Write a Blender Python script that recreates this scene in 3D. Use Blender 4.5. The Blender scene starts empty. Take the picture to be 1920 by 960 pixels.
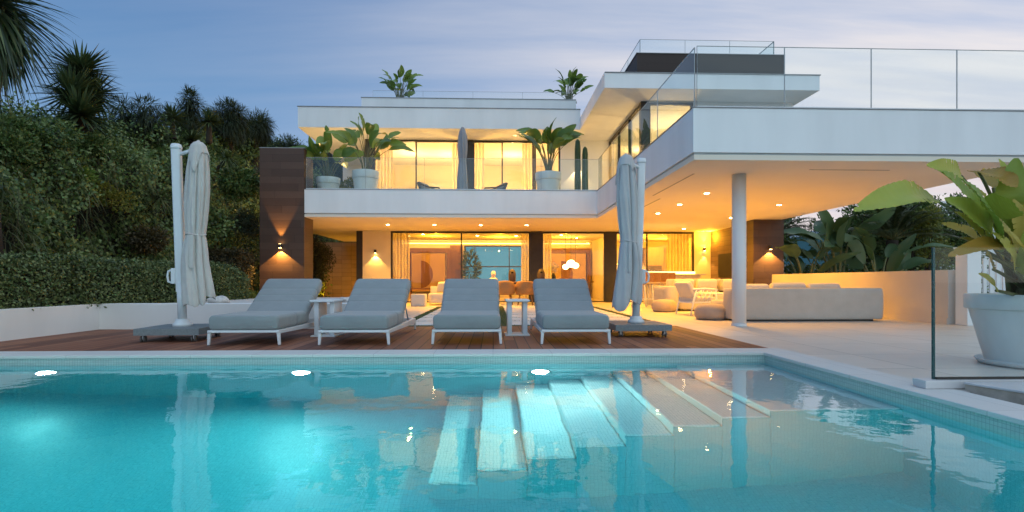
import bpy, math, random
import numpy as np
from mathutils import Vector, Matrix

R = math.radians
scene = bpy.context.scene
COL = scene.collection
rng = np.random.default_rng(7)
random.seed(7)

# ------------------------------------------------------------------ camera constants
F = 1030.0; HZ = 528.0; CAMH = 0.73; YAW = math.atan(36 / 1030)

def P(u, v, d):
    """world point seen at photo pixel (u, v) and forward distance d metres"""
    r = (u - 960) / F * d
    return Vector((r * math.cos(YAW) + d * math.sin(YAW), d * math.cos(YAW) - r * math.sin(YAW), CAMH + (HZ - v) / F * d))

# ------------------------------------------------------------------ materials
def new_mat(name):
    m = bpy.data.materials.new(name); m.use_nodes = True
    nt = m.node_tree; nt.nodes.clear()
    out = nt.nodes.new('ShaderNodeOutputMaterial')
    return m, nt, out

def N(nt, t, **kw):
    n = nt.nodes.new(t)
    for k, v in kw.items(): setattr(n, k, v)
    return n

def L(nt, a, b): nt.links.new(a, b)

def math_n(nt, op, a, b=None, c=None):
    n = N(nt, 'ShaderNodeMath', operation=op)
    for i, x in enumerate((a, b, c)):
        if x is None: continue
        if isinstance(x, (int, float)): n.inputs[i].default_value = x
        else: L(nt, x, n.inputs[i])
    return n.outputs[0]

def mixc(nt, fac, a, b, blend='MIX'):
    n = N(nt, 'ShaderNodeMix', data_type='RGBA', blend_type=blend)
    for s, x in ((n.inputs[0], fac), (n.inputs[6], a), (n.inputs[7], b)):
        if isinstance(x, (int, float)): s.default_value = x
        elif isinstance(x, (tuple, list)): s.default_value = (*x[:3], 1)
        else: L(nt, x, s)
    return n.outputs[2]

def noise(nt, vec, scale, detail=4, rough=.55, out='Fac'):
    n = N(nt, 'ShaderNodeTexNoise'); n.inputs['Scale'].default_value = scale
    n.inputs['Detail'].default_value = detail; n.inputs['Roughness'].default_value = rough
    if vec is not None: L(nt, vec, n.inputs['Vector'])
    return n.outputs[out]

def ramp(nt, fac, stops):
    n = N(nt, 'ShaderNodeValToRGB')
    cr = n.color_ramp
    while len(cr.elements) < len(stops): cr.elements.new(.5)
    for e, (p, c) in zip(cr.elements, stops):
        e.position = p; e.color = (*c, 1) if len(c) == 3 else c
    L(nt, fac, n.inputs[0]); return n.outputs[0]

def position(nt): return N(nt, 'ShaderNodeNewGeometry').outputs['Position']

def scaled(nt, vec, s):
    n = N(nt, 'ShaderNodeMapping'); n.inputs['Scale'].default_value = s; L(nt, vec, n.inputs['Vector']); return n.outputs[0]

def principled(name, c1, c2=None, scale=6, rough=.6, rough2=None, bump=0, bscale=60, metal=0, spec=.5, stretch=(1, 1, 1), objco=False, sheen=0):
    m, nt, out = new_mat(name)
    b = N(nt, 'ShaderNodeBsdfPrincipled')
    vec = N(nt, 'ShaderNodeTexCoord').outputs['Object'] if objco else position(nt)
    vec = scaled(nt, vec, stretch)
    c2 = c2 or tuple(x * .86 for x in c1)
    f = ramp(nt, noise(nt, vec, scale), [(.3, (0, 0, 0)), (.7, (1, 1, 1))])
    L(nt, mixc(nt, f, c1, c2), b.inputs['Base Color'])
    b.inputs['Metallic'].default_value = metal
    b.inputs['Specular IOR Level'].default_value = spec
    if sheen: b.inputs['Sheen Weight'].default_value = sheen
    rr = N(nt, 'ShaderNodeMapRange'); L(nt, noise(nt, vec, scale * 3.1), rr.inputs[0])
    rr.inputs[3].default_value = rough; rr.inputs[4].default_value = rough2 if rough2 is not None else min(1, rough + .12)
    L(nt, rr.outputs[0], b.inputs['Roughness'])
    if bump:
        bn = N(nt, 'ShaderNodeBump'); bn.inputs['Strength'].default_value = bump; bn.inputs['Distance'].default_value = .01
        L(nt, noise(nt, vec, bscale, 5), bn.inputs['Height']); L(nt, bn.outputs[0], b.inputs['Normal'])
    L(nt, b.outputs[0], out.inputs[0])
    return m

def leaf_mat(name, stops, rough=.45, trans=.25, patch=.7):
    """foliage: every leaf (mesh island) its own tint, plus broad patches"""
    m, nt, out = new_mat(name)
    g = N(nt, 'ShaderNodeNewGeometry')
    f = math_n(nt, 'ADD', math_n(nt, 'MULTIPLY', g.outputs['Random Per Island'], .55), math_n(nt, 'MULTIPLY', noise(nt, g.outputs['Position'], patch, 3), .5))
    n = len(stops)
    col = ramp(nt, f, [(.2 + .6 * i / max(1, n - 1), s) for i, s in enumerate(stops)])
    b = N(nt, 'ShaderNodeBsdfPrincipled'); L(nt, col, b.inputs['Base Color']); b.inputs['Roughness'].default_value = rough
    b.inputs['Specular IOR Level'].default_value = .35
    t = N(nt, 'ShaderNodeBsdfTranslucent'); L(nt, mixc(nt, .5, col, (.12, .16, .02)), t.inputs['Color'])
    mx = N(nt, 'ShaderNodeMixShader'); mx.inputs[0].default_value = trans
    L(nt, b.outputs[0], mx.inputs[1]); L(nt, t.outputs[0], mx.inputs[2]); L(nt, mx.outputs[0], out.inputs[0])
    return m

def emit(name, color, strength):
    m, nt, out = new_mat(name)
    e = N(nt, 'ShaderNodeEmission'); e.inputs[0].default_value = (*color, 1); e.inputs[1].default_value = strength
    L(nt, e.outputs[0], out.inputs[0]); return m

def glass(name, tint=(.96, .98, .97), ior=1.5, body=None, bodyfac=0.0, rough=0.0):
    """clear sheet glass: see-through, with a Fresnel mirror on top"""
    m, nt, out = new_mat(name)
    t = N(nt, 'ShaderNodeBsdfTransparent'); t.inputs[0].default_value = (*tint, 1)
    g = N(nt, 'ShaderNodeBsdfGlossy'); g.inputs['Roughness'].default_value = rough; g.inputs[0].default_value = (1, 1, 1, 1)
    fr = N(nt, 'ShaderNodeFresnel'); fr.inputs[0].default_value = ior
    gm = N(nt, 'ShaderNodeNewGeometry')      # sheets have two parallel faces: only the outer one mirrors
    ff = math_n(nt, 'MULTIPLY', fr.outputs[0], math_n(nt, 'SUBTRACT', 1.0, gm.outputs['Backfacing']))
    mx = N(nt, 'ShaderNodeMixShader'); L(nt, ff, mx.inputs[0]); L(nt, t.outputs[0], mx.inputs[1]); L(nt, g.outputs[0], mx.inputs[2])
    res = mx.outputs[0]
    if body:
        d = N(nt, 'ShaderNodeBsdfDiffuse'); d.inputs[0].default_value = (*body, 1)
        m2 = N(nt, 'ShaderNodeMixShader'); m2.inputs[0].default_value = bodyfac
        L(nt, res, m2.inputs[1]); L(nt, d.outputs[0], m2.inputs[2]); res = m2.outputs[0]
    L(nt, res, out.inputs[0]); return m

def band_index(nt, coord, width):
    q = math_n(nt, 'DIVIDE', coord, width)
    fl = math_n(nt, 'FLOOR', q); fr = math_n(nt, 'FRACT', q)
    return fl, fr

def boards_mat(name, axis, width, cols, gap=.035, gapcol=(.01, .007, .005), rough=.45, grain=(40, 2, 40), bump=.4, jitter_axis=None, length=2.2):
    """planks side by side along one axis, each plank its own tone"""
    m, nt, out = new_mat(name)
    pos = position(nt); sx = N(nt, 'ShaderNodeSeparateXYZ'); L(nt, pos, sx.inputs[0])
    fl, fr = band_index(nt, sx.outputs[axis], width)
    key = fl
    joint = None
    if jitter_axis is not None:
        wn0 = N(nt, 'ShaderNodeTexWhiteNoise', noise_dimensions='1D'); L(nt, fl, wn0.inputs['W'])
        q = math_n(nt, 'ADD', math_n(nt, 'DIVIDE', sx.outputs[jitter_axis], length), wn0.outputs['Value'])
        fl2 = math_n(nt, 'FLOOR', q); fr2 = math_n(nt, 'FRACT', q)
        key = math_n(nt, 'ADD', math_n(nt, 'MULTIPLY', fl, 17.3), fl2)
        joint = math_n(nt, 'LESS_THAN', fr2, .004 / length * 1.2)
    wn = N(nt, 'ShaderNodeTexWhiteNoise', noise_dimensions='1D'); L(nt, key, wn.inputs['W'])
    gr = noise(nt, scaled(nt, pos, grain), 1.0, 6, .6)
    f = math_n(nt, 'ADD', math_n(nt, 'MULTIPLY', wn.outputs['Value'], .6), math_n(nt, 'MULTIPLY', gr, .45))
    n = len(cols)
    col = ramp(nt, f, [(.15 + .7 * i / max(1, n - 1), c) for i, c in enumerate(cols)])
    # dirt / wear patches
    col = mixc(nt, math_n(nt, 'MULTIPLY', ramp(nt, noise(nt, pos, 1.3, 5), [(.45, (0, 0, 0)), (.8, (1, 1, 1))]), .25), col, tuple(x * .6 for x in cols[0]))
    g = math_n(nt, 'LESS_THAN', fr, gap)
    if joint is not None: g = math_n(nt, 'MAXIMUM', g, joint)
    col = mixc(nt, g, col, gapcol)
    b = N(nt, 'ShaderNodeBsdfPrincipled'); L(nt, col, b.inputs['Base Color']); b.inputs['Specular IOR Level'].default_value = .3
    L(nt, math_n(nt, 'ADD', rough, math_n(nt, 'MULTIPLY', gr, .2)), b.inputs['Roughness'])
    bn = N(nt, 'ShaderNodeBump'); bn.inputs['Strength'].default_value = bump; bn.inputs['Distance'].default_value = .006
    L(nt, math_n(nt, 'SUBTRACT', math_n(nt, 'MULTIPLY', gr, .3), g), bn.inputs['Height']); L(nt, bn.outputs[0], b.inputs['Normal'])
    L(nt, b.outputs[0], out.inputs[0]); return m

def tiles_mat(name, a0, a1, w0, w1, c1, c2, joint, jw=.006, rough=.35, bump=.15, spec=.5):
    """rectangular tiles in the plane of two axes"""
    m, nt, out = new_mat(name)
    pos = position(nt); sx = N(nt, 'ShaderNodeSeparateXYZ'); L(nt, pos, sx.inputs[0])
    f0, r0 = band_index(nt, sx.outputs[a0], w0); f1, r1 = band_index(nt, sx.outputs[a1], w1)
    wn = N(nt, 'ShaderNodeTexWhiteNoise', noise_dimensions='2D')
    cb = N(nt, 'ShaderNodeCombineXYZ'); L(nt, f0, cb.inputs[0]); L(nt, f1, cb.inputs[1]); L(nt, cb.outputs[0], wn.inputs['Vector'])
    ns = noise(nt, pos, 3.0, 6, .6)
    f = math_n(nt, 'ADD', math_n(nt, 'MULTIPLY', wn.outputs['Value'], .55), math_n(nt, 'MULTIPLY', ns, .45))
    col = mixc(nt, f, c1, c2)
    g = math_n(nt, 'MAXIMUM', math_n(nt, 'LESS_THAN', r0, jw / w0), math_n(nt, 'LESS_THAN', r1, jw / w1))
    col = mixc(nt, g, col, joint)
    b = N(nt, 'ShaderNodeBsdfPrincipled'); L(nt, col, b.inputs['Base Color']); b.inputs['Specular IOR Level'].default_value = spec
    L(nt, math_n(nt, 'ADD', rough, math_n(nt, 'MULTIPLY', ns, .22)), b.inputs['Roughness'])
    bn = N(nt, 'ShaderNodeBump'); bn.inputs['Strength'].default_value = bump; bn.inputs['Distance'].default_value = .004
    L(nt, math_n(nt, 'SUBTRACT', math_n(nt, 'MULTIPLY', ns, .3), g), bn.inputs['Height']); L(nt, bn.outputs[0], b.inputs['Normal'])
    L(nt, b.outputs[0], out.inputs[0]); return m

M = {}
M['white'] = principled('white_render', (.79, .80, .80), (.705, .715, .715), scale=1.6, rough=.7, bump=.08, bscale=90, stretch=(1, 1, .22))
M['white_in'] = principled('interior_plaster', (.75, .66, .50), (.69, .60, .44), scale=1.5, rough=.75)
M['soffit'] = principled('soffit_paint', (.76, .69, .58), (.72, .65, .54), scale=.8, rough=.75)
M['edge_steel'] = principled('edge_steel', (.30, .33, .35), scale=9, rough=.35, metal=.5)
M['gap'] = principled('shadow_gap_grey', (.42, .44, .44), scale=4, rough=.7)
M['cap'] = principled('zinc_capping', (.27, .28, .29), (.21, .22, .23), scale=5, rough=.45, metal=.6)
M['dark_metal'] = principled('dark_frame', (.018, .016, .015), (.028, .025, .022), scale=8, rough=.4)
M['brown_tile'] = boards_mat('brown_wood_cladding', 2, .2, [(.060, .034, .024), (.074, .043, .031), (.090, .054, .039)], gap=.02, rough=.42, grain=(3, 3, 40), jitter_axis=0, length=1.2, bump=.3)
M['box_brown'] = boards_mat('rooftop_cladding', 2, .2, [(.035, .024, .021), (.045, .031, .027), (.055, .039, .034)], gap=.02, rough=.5, grain=(3, 3, 40), bump=.2)
M['deck'] = boards_mat('deck_boards', 0, .135, [(.13, .045, .026), (.19, .068, .036), (.26, .098, .052), (.33, .135, .074)], gap=.075, rough=.46, grain=(55, 1.6, 55), bump=.6, jitter_axis=1, length=2.4)
M['terrace'] = tiles_mat('terrace_tiles', 0, 1, .9, .9, (.62, .57, .51), (.50, .46, .41), (.25, .245, .22), jw=.012, rough=.30)
M['floor_in'] = tiles_mat('indoor_tiles', 0, 1, .9, .9, (.58, .50, .40), (.52, .45, .36), (.32, .28, .22), rough=.22)
M['coping'] = tiles_mat('coping_stone', 0, 1, .6, .6, (.62, .60, .57), (.55, .53, .50), (.38, .37, .35), jw=.004, rough=.55, bump=.1)
M['stone_wall'] = tiles_mat('stone_cladding', 0, 2, .42, .19, (.36, .27, .18), (.24, .17, .11), (.14, .10, .07), jw=.008, rough=.75, bump=.9)
M['tv_wall'] = tiles_mat('rough_stone_wall', 1, 2, .55, .16, (.20, .125, .07), (.11, .07, .042), (.05, .034, .022), jw=.012, rough=.7, bump=1.2)
M['rough_stone'] = principled('rough_stone', (.52, .45, .37), (.34, .29, .23), scale=9, rough=.85, bump=1.0, bscale=22)
M['marble'] = principled('pale_slab', (.62, .61, .60), (.50, .49, .49), scale=3, rough=.35)
M['alu'] = principled('white_aluminium', (.66, .69, .71), (.60, .63, .65), scale=4, rough=.38, spec=.5)
M['alu_grey'] = principled('grey_granite_plate', (.20, .225, .235), (.15, .17, .18), scale=40, rough=.5)
M['rubber'] = principled('castor_rubber', (.12, .12, .12), scale=20, rough=.5)
M['chrome'] = principled('castor_steel', (.5, .5, .5), scale=20, rough=.25, metal=1)
def fabric(name, c1, c2, weave=420, bump=.4, rough=.85):
    m, nt, out = new_mat(name)
    co = N(nt, 'ShaderNodeTexCoord').outputs['Object']
    b = N(nt, 'ShaderNodeBsdfPrincipled'); b.inputs['Roughness'].default_value = rough
    b.inputs['Sheen Weight'].default_value = .25; b.inputs['Specular IOR Level'].default_value = .25
    n1 = noise(nt, co, 5, 5); n2 = noise(nt, co, weave, 2)
    f = math_n(nt, 'ADD', math_n(nt, 'MULTIPLY', n1, .5), math_n(nt, 'MULTIPLY', n2, .5))
    L(nt, mixc(nt, ramp(nt, f, [(.35, (0, 0, 0)), (.65, (1, 1, 1))]), c1, c2), b.inputs['Base Color'])
    bn = N(nt, 'ShaderNodeBump'); bn.inputs['Strength'].default_value = bump; bn.inputs['Distance'].default_value = .012
    wr = noise(nt, scaled(nt, co, (1, 1, .35)), 26, 5, .65)
    L(nt, math_n(nt, 'ADD', math_n(nt, 'ADD', math_n(nt, 'MULTIPLY', noise(nt, co, 7, 4), 1.6), math_n(nt, 'MULTIPLY', wr, .55)), math_n(nt, 'MULTIPLY', n2, .15)), bn.inputs['Height'])
    L(nt, bn.outputs[0], b.inputs['Normal']); L(nt, b.outputs[0], out.inputs[0]); return m
M['cushion'] = fabric('blue_grey_fabric', (.21, .235, .243), (.25, .275, .283))
M['canopy'] = fabric('grey_canopy_cloth', (.46, .435, .41), (.53, .505, .48), bump=.5)
M['canopy_blue'] = fabric('cool_grey_canopy_cloth', (.40, .40, .405), (.46, .46, .465), bump=.5)
M['canopy_dark'] = fabric('dark_canopy_cloth', (.24, .24, .26), (.29, .29, .31), bump=.5)
M['beige'] = fabric('beige_sofa_fabric', (.44, .40, .35), (.51, .47, .42))
M['beige_pil'] = fabric('pillow_fabric', (.50, .47, .43), (.56, .52, .48))
M['taupe'] = fabric('taupe_pouf_knit', (.34, .27, .22), (.41, .33, .27), bump=.6)
M['grey_weave'] = fabric('grey_woven_rope', (.11, .12, .13), (.16, .17, .185))
M['linen'] = fabric('white_linen', (.74, .68, .58), (.78, .73, .64), bump=.1)
m, nt, out = new_mat('sheer_curtain'); M['curtain'] = m
d = N(nt, 'ShaderNodeBsdfTransparent'); d.inputs[0].default_value = (1, .98, .95, 1); t_ = N(nt, 'ShaderNodeBsdfTranslucent'); t_.inputs[0].default_value = (.92, .86, .74, 1)
mx = N(nt, 'ShaderNodeMixShader'); mx.inputs[0].default_value = .62; L(nt, d.outputs[0], mx.inputs[1]); L(nt, t_.outputs[0], mx.inputs[2]); L(nt, mx.outputs[0], out.inputs[0])
M['wicker'] = principled('wicker', (.42, .21, .07), (.27, .125, .04), scale=60, rough=.6, bump=.8, bscale=140, objco=True)
M['wood_warm'] = principled('warm_wood', (.32, .16, .06), (.22, .105, .04), scale=3, rough=.4, stretch=(1, 8, 8), bump=.15, bscale=30)
M['wood_door'] = principled('interior_wood', (.26, .12, .045), (.20, .09, .035), scale=3, rough=.5, stretch=(8, 8, 1))
M['wood_pale'] = principled('pale_wood', (.48, .36, .24), (.40, .30, .19), scale=3, rough=.5, stretch=(8, 8, 1))
M['black'] = principled('black_panel', (.006, .006, .007), scale=3, rough=.3, spec=.12)
M['dark_clay'] = principled('dark_clay', (.075, .055, .045), (.045, .033, .028), scale=20, rough=.6, bump=.4, bscale=40)
M['clay_white'] = principled('white_ceramic', (.68, .64, .58), (.60, .56, .50), scale=8, rough=.45)
M['pot'] = principled('white_planter', (.70, .72, .70), (.56, .575, .55), scale=3, rough=.5, objco=True, bump=.08, bscale=30, stretch=(1, 1, .35))
M['pot_teal'] = principled('teal_glazed_pot', (.03, .15, .17), (.02, .11, .13), scale=8, rough=.25)
M['soil'] = principled('potting_soil', (.035, .024, .016), (.06, .042, .028), scale=40, rough=.95, bump=1, bscale=60)
M['ground'] = principled('dry_earth', (.15, .13, .09), (.09, .09, .055), scale=.8, rough=.95, bump=.5, bscale=8)
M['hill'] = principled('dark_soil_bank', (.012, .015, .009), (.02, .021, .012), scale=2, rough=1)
M['pebble'] = principled('white_pebbles', (.66, .63, .60), (.48, .45, .43), scale=22, rough=.7, bump=.8, bscale=24)
M['glass'] = glass('window_glass', (.97, .98, .97), 1.45)
M['rail_glass'] = glass('balustrade_glass', (.945, .98, .98), 1.5, body=(.45, .62, .66), bodyfac=.008)
M['fence_glass'] = glass('fence_glass', (.965, .985, .98), 1.33)
M['reflection_glass'] = glass('sea_reflection_glass', (.40, .70, .72), 1.5)  # teal tint stands in for a reflection of the sea
M['glass_edge'] = principled('green_glass_edge', (.03, .075, .075), scale=9, rough=.2)
M['pool_light'] = emit('pool_lamp_glow', (.82, .97, 1.0), 26)
M['downlight'] = emit('downlight_glow', (1, .74, .36), 55)
M['lamp_glow'] = emit('warm_bulb', (1, .62, .22), 40)
M['lamp_soft'] = emit('soft_globe', (1, .70, .32), 9)
M['strip_glow'] = emit('led_strip', (1, .56, .10), 10)
M['steel'] = principled('oven_steel',  (.25, .22, .2), scale=4, rough=.3, metal=.7)
M['art'] = principled('art_panel', (.62, .42, .18), (.56, .37, .15), scale=2, rough=.7)
M['trunk'] = principled('bark', (.055, .042, .030), (.028, .021, .015), scale=10, rough=.95, bump=1, bscale=25)
M['teal_wall'] = principled('teal_render', (.11, .28, .28), (.09, .24, .24), scale=1.4, rough=.6)
M['gate_white'] = principled('white_gate_paint', (.70, .71, .72), scale=3, rough=.5)
# foliage
M['hedge'] = leaf_mat('hedge_leaf', [(.024, .040, .015), (.066, .098, .034), (.125, .172, .06), (.20, .24, .10)], rough=.38, trans=.12, patch=2.5)
M['hedge_dark'] = leaf_mat('far_hedge_leaf', [(.028, .024, .010), (.055, .044, .018), (.08, .06, .025)], rough=.5, trans=.1, patch=2)
M['ivy'] = leaf_mat('creeper_leaf', [(.020, .042, .014), (.060, .112, .032), (.100, .172, .048), (.130, .175, .055), (.19, .25, .085)], rough=.42, trans=.15, patch=.6)
M['grassy'] = leaf_mat('long_grass_leaf', [(.03, .052, .016), (.06, .095, .028), (.10, .125, .045), (.15, .15, .07)], rough=.5, trans=.2, patch=.8)
M['dry'] = leaf_mat('dry_leaf', [(.05, .036, .018), (.085, .062, .030), (.12, .10, .05)], rough=.7, trans=.15, patch=1)
M['yucca'] = leaf_mat('yucca_leaf', [(.018, .032, .018), (.040, .065, .032), (.065, .10, .045), (.11, .145, .06)], rough=.4, trans=.1, patch=3)
M['feather'] = leaf_mat('feathery_leaf', [(.018, .030, .018), (.035, .052, .030), (.055, .072, .042)], rough=.55, trans=.2, patch=1.5)
M['strel'] = leaf_mat('strelitzia_leaf', [(.07, .15, .03), (.15, .25, .045), (.26, .34, .07)], rough=.34, trans=.3, patch=2.5)
M['strel_big'] = leaf_mat('large_paddle_leaf', [(.13, .25, .04), (.27, .36, .05), (.42, .45, .07), (.52, .42, .08)], rough=.36, trans=.35, patch=2.2)
M['strel_yellow'] = leaf_mat('ageing_paddle_leaf', [(.26, .22, .03), (.36, .23, .03), (.36, .16, .03)], rough=.4, trans=.35, patch=5)
M['banana'] = leaf_mat('banana_leaf', [(.038, .08, .036), (.07, .125, .05), (.115, .16, .065)], rough=.4, trans=.2, patch=1.5)
M['palmleaf'] = leaf_mat('palm_leaf', [(.02, .035, .016), (.042, .062, .024), (.07, .09, .035)], rough=.45, trans=.15, patch=2)
M['stemg'] = principled('green_stem', (.10, .13, .035), (.14, .12, .05), scale=12, rough=.5)
M['cactus'] = principled('cactus_skin', (.035, .075, .032), (.05, .10, .045), scale=14, rough=.6, bump=.4, bscale=80)
M['yellow_leaf'] = leaf_mat('yellow_leaf', [(.10, .13, .02), (.18, .19, .03), (.26, .24, .04)], rough=.45, trans=.3, patch=3)
M['grass'] = leaf_mat('lawn_blade', [(.035, .06, .014), (.06, .10, .022), (.09, .13, .03)], rough=.6, trans=.2, patch=3)

# ------------------------------------------------------------------ objects
def tag(o, label=None, cat=None, group=None, kind=None):
    if label: o['label'] = label
    if cat: o['category'] = cat
    if group: o['group'] = group
    if kind: o['kind'] = kind
    return o

def thing(name, label, cat, loc=(0, 0, 0), group=None):
    o = bpy.data.objects.new(name, None); COL.objects.link(o)
    o.location = loc; o.empty_display_size = .1
    return tag(o, label, cat, group)

def world_off(o):
    v = Vector((0, 0, 0))
    while o is not None: v = v + o.location; o = o.parent
    return v

class MB:
    def __init__(s): s.v = []; s.f = []
    def add(s, vs, fs):
        b = len(s.v); s.v.extend(tuple(x) for x in vs); s.f.extend(tuple(b + i for i in f) for f in fs); return s
    def box(s, x0, y0, z0, x1, y1, z1):
        if x0 > x1: x0, x1 = x1, x0
        if y0 > y1: y0, y1 = y1, y0
        if z0 > z1: z0, z1 = z1, z0
        return s.hexa([(x0, y0, z0), (x1, y0, z0), (x1, y1, z0), (x0, y1, z0), (x0, y0, z1), (x1, y0, z1), (x1, y1, z1), (x0, y1, z1)])
    def hexa(s, p): return s.add(p, [(3, 2, 1, 0), (4, 5, 6, 7), (0, 1, 5, 4), (1, 2, 6, 5), (2, 3, 7, 6), (3, 0, 4, 7)])
    def prism(s, poly, z0, z1):
        n = len(poly)
        a = sum(poly[i][0] * poly[(i + 1) % n][1] - poly[(i + 1) % n][0] * poly[i][1] for i in range(n))
        if a < 0: poly = poly[::-1]
        return s.add([(x, y, z0) for x, y in poly] + [(x, y, z1) for x, y in poly],
                     [tuple(range(n))[::-1], tuple(range(n, 2 * n))] + [(i, (i + 1) % n, n + (i + 1) % n, n + i) for i in range(n)])
    def prism_x(s, prof, x0, x1):
        """profile of (y, z) swept along x"""
        n = len(prof)
        a = sum(prof[i][0] * prof[(i + 1) % n][1] - prof[(i + 1) % n][0] * prof[i][1] for i in range(n))
        if a < 0: prof = prof[::-1]
        return s.add([(x0, y, z) for y, z in prof] + [(x1, y, z) for y, z in prof],
                     [tuple(range(n))[::-1], tuple(range(n, 2 * n))] + [(i, (i + 1) % n, n + (i + 1) % n, n + i) for i in range(n)])
    def tube(s, pts, rad, n=10, caps=True):
        pts = [Vector(p) for p in pts]
        if isinstance(rad, (int, float)): rad = [rad] * len(pts)
        rings = []; ref = None
        for i, p in enumerate(pts):
            t = (pts[min(i + 1, len(pts) - 1)] - pts[max(i - 1, 0)]).normalized()
            if ref is None:
                ref = Vector((1, 0, 0)) if abs(t.x) < .8 else Vector((0, 1, 0))
            a = (ref - t * ref.dot(t)).normalized(); b = t.cross(a); ref = a
            rings.append([p + (a * math.cos(2 * math.pi * k / n) + b * math.sin(2 * math.pi * k / n)) * rad[i] for k in range(n)])
        vs = [v for r in rings for v in r]
        fs = [(i * n + k, i * n + (k + 1) % n, (i + 1) * n + (k + 1) % n, (i + 1) * n + k) for i in range(len(pts) - 1) for k in range(n)]
        if caps: fs += [tuple(range(n))[::-1], tuple((len(pts) - 1) * n + k for k in range(n))]
        return s.add(vs, fs)
    def lathe(s, prof, c=(0, 0, 0), n=32, cap0=True, cap1=True, fn=None):
        vs = []
        for r, z in prof:
            for k in range(n):
                a = 2 * math.pi * k / n
                rr, dz = (fn(r, z, a) if fn else (r, 0))
                vs.append((c[0] + rr * math.cos(a), c[1] + rr * math.sin(a), c[2] + z + dz))
        m = len(prof)
        fs = [(i * n + k, i * n + (k + 1) % n, (i + 1) * n + (k + 1) % n, (i + 1) * n + k) for i in range(m - 1) for k in range(n)]
        if cap0: fs.append(tuple(range(n))[::-1])
        if cap1: fs.append(tuple((m - 1) * n + k for k in range(n)))
        return s.add(vs, fs)
    def ball(s, c, r, sq=(1, 1, 1), n=20, m=12):
        prof = [(math.sin(math.pi * (i + .02) / (m + .04)) * r, -math.cos(math.pi * i / m) * r * sq[2]) for i in range(m + 1)]
        b = len(s.v); s.lathe(prof, (0, 0, 0), n)
        for i in range(b, len(s.v)):
            x, y, z = s.v[i]; s.v[i] = (x * sq[0] + c[0], y * sq[1] + c[1], z + c[2])
        return s
    def build(s, name, mat, parent=None, smooth=False, bevel=0, seg=2, sub=0, angle=40, local=False):
        me = bpy.data.meshes.new(name)
        off = world_off(parent) if (parent is not None and not local) else Vector((0, 0, 0))
        me.from_pydata([(x - off.x, y - off.y, z - off.z) for x, y, z in s.v], [], s.f); me.update()
        o = bpy.data.objects.new(name, me); COL.objects.link(o); me.materials.append(mat)
        if parent is not None: o.parent = parent
        if bevel:
            b = o.modifiers.new('bevel', 'BEVEL'); b.width = bevel; b.segments = seg; b.limit_method = 'ANGLE'; b.angle_limit = R(angle); b.harden_normals = True
            smooth = True
        if sub:
            q = o.modifiers.new('sub', 'SUBSURF'); q.levels = sub; q.render_levels = sub; smooth = True
        if smooth: me.polygons.foreach_set('use_smooth', [True] * len(me.polygons))
        return o

def np_mesh(name, V, Q, mat, parent=None, smooth=False, kind=None):
    """quads from numpy arrays"""
    V = np.asarray(V, np.float32).reshape(-1, 3); Q = np.asarray(Q, np.int32).reshape(-1, 4)
    if parent is not None:
        o = world_off(parent); V = V - np.array(o, np.float32)
    me = bpy.data.meshes.new(name)
    me.vertices.add(len(V)); me.vertices.foreach_set('co', V.ravel())
    me.loops.add(Q.size); me.loops.foreach_set('vertex_index', Q.ravel())
    me.polygons.add(len(Q)); me.polygons.foreach_set('loop_start', np.arange(0, Q.size, 4, dtype=np.int32)); me.polygons.foreach_set('loop_total', np.full(len(Q), 4, np.int32))
    me.update(calc_edges=True); me.materials.append(mat)
    if smooth: me.polygons.foreach_set('use_smooth', [True] * len(Q))
    ob = bpy.data.objects.new(name, me); COL.objects.link(ob)
    if parent is not None: ob.parent = parent
    if kind: ob['kind'] = kind
    return ob

def unit(a): return a / (np.linalg.norm(a, axis=-1, keepdims=True) + 1e-9)

def leaves(C, D, Nn, Ln, W, droop=.15):
    """rhombic leaves -> V, Q arrays"""
    D = unit(D); S = unit(np.cross(D, Nn)); U = np.cross(S, D)
    Ln = np.asarray(Ln)[:, None]; W = np.asarray(W)[:, None]
    mid = C + D * Ln * .45 + U * Ln * .06
    V = np.stack([C, mid - S * W * .5, C + D * Ln - U * Ln * droop, mid + S * W * .5], 1).reshape(-1, 3)
    Q = np.arange(len(C) * 4).reshape(-1, 4)
    return V, Q

def strips(B, D, Ln, W, droop, nseg=4, taper=.15, up=(0, 0, 1)):
    """sword leaves: base, direction, length, width, droop -> V, Q"""
    n = len(B); D = unit(D); up = np.asarray(up, float)
    S = np.cross(D, np.broadcast_to(up, D.shape)); bad = np.linalg.norm(S, axis=1) < .05
    S[bad] = np.array([1, 0, 0]); S = unit(S)
    Ln = np.asarray(Ln)[:, None]; W = np.asarray(W)[:, None]; dr = np.asarray(droop)[:, None]
    V = np.zeros((n, nseg + 1, 2, 3))
    for i in range(nseg + 1):
        t = i / nseg
        w = W * (taper + (1 - taper) * min(1, t * 5 + .5)) * (1 - t ** 2.2 * .97)
        c = B + D * Ln * t; c = c + np.array([0, 0, -1.0]) * dr * Ln * t * t
        V[:, i, 0] = c - S * w * .5; V[:, i, 1] = c + S * w * .5
    idx = np.arange(n * (nseg + 1) * 2).reshape(n, nseg + 1, 2)
    Q = np.stack([idx[:, :-1, 0], idx[:, :-1, 1], idx[:, 1:, 1], idx[:, 1:, 0]], -1).reshape(-1, 4)
    return V.reshape(-1, 3), Q

def joinVQ(parts):
    Vs, Qs, b = [], [], 0
    for V, Q in parts:
        Vs.append(V); Qs.append(Q + b); b += len(V)
    return np.concatenate(Vs), np.concatenate(Qs)

def rand_dirs(n, r=None):
    r = r or rng
    a = r.normal(size=(n, 3)); return unit(a)

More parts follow.
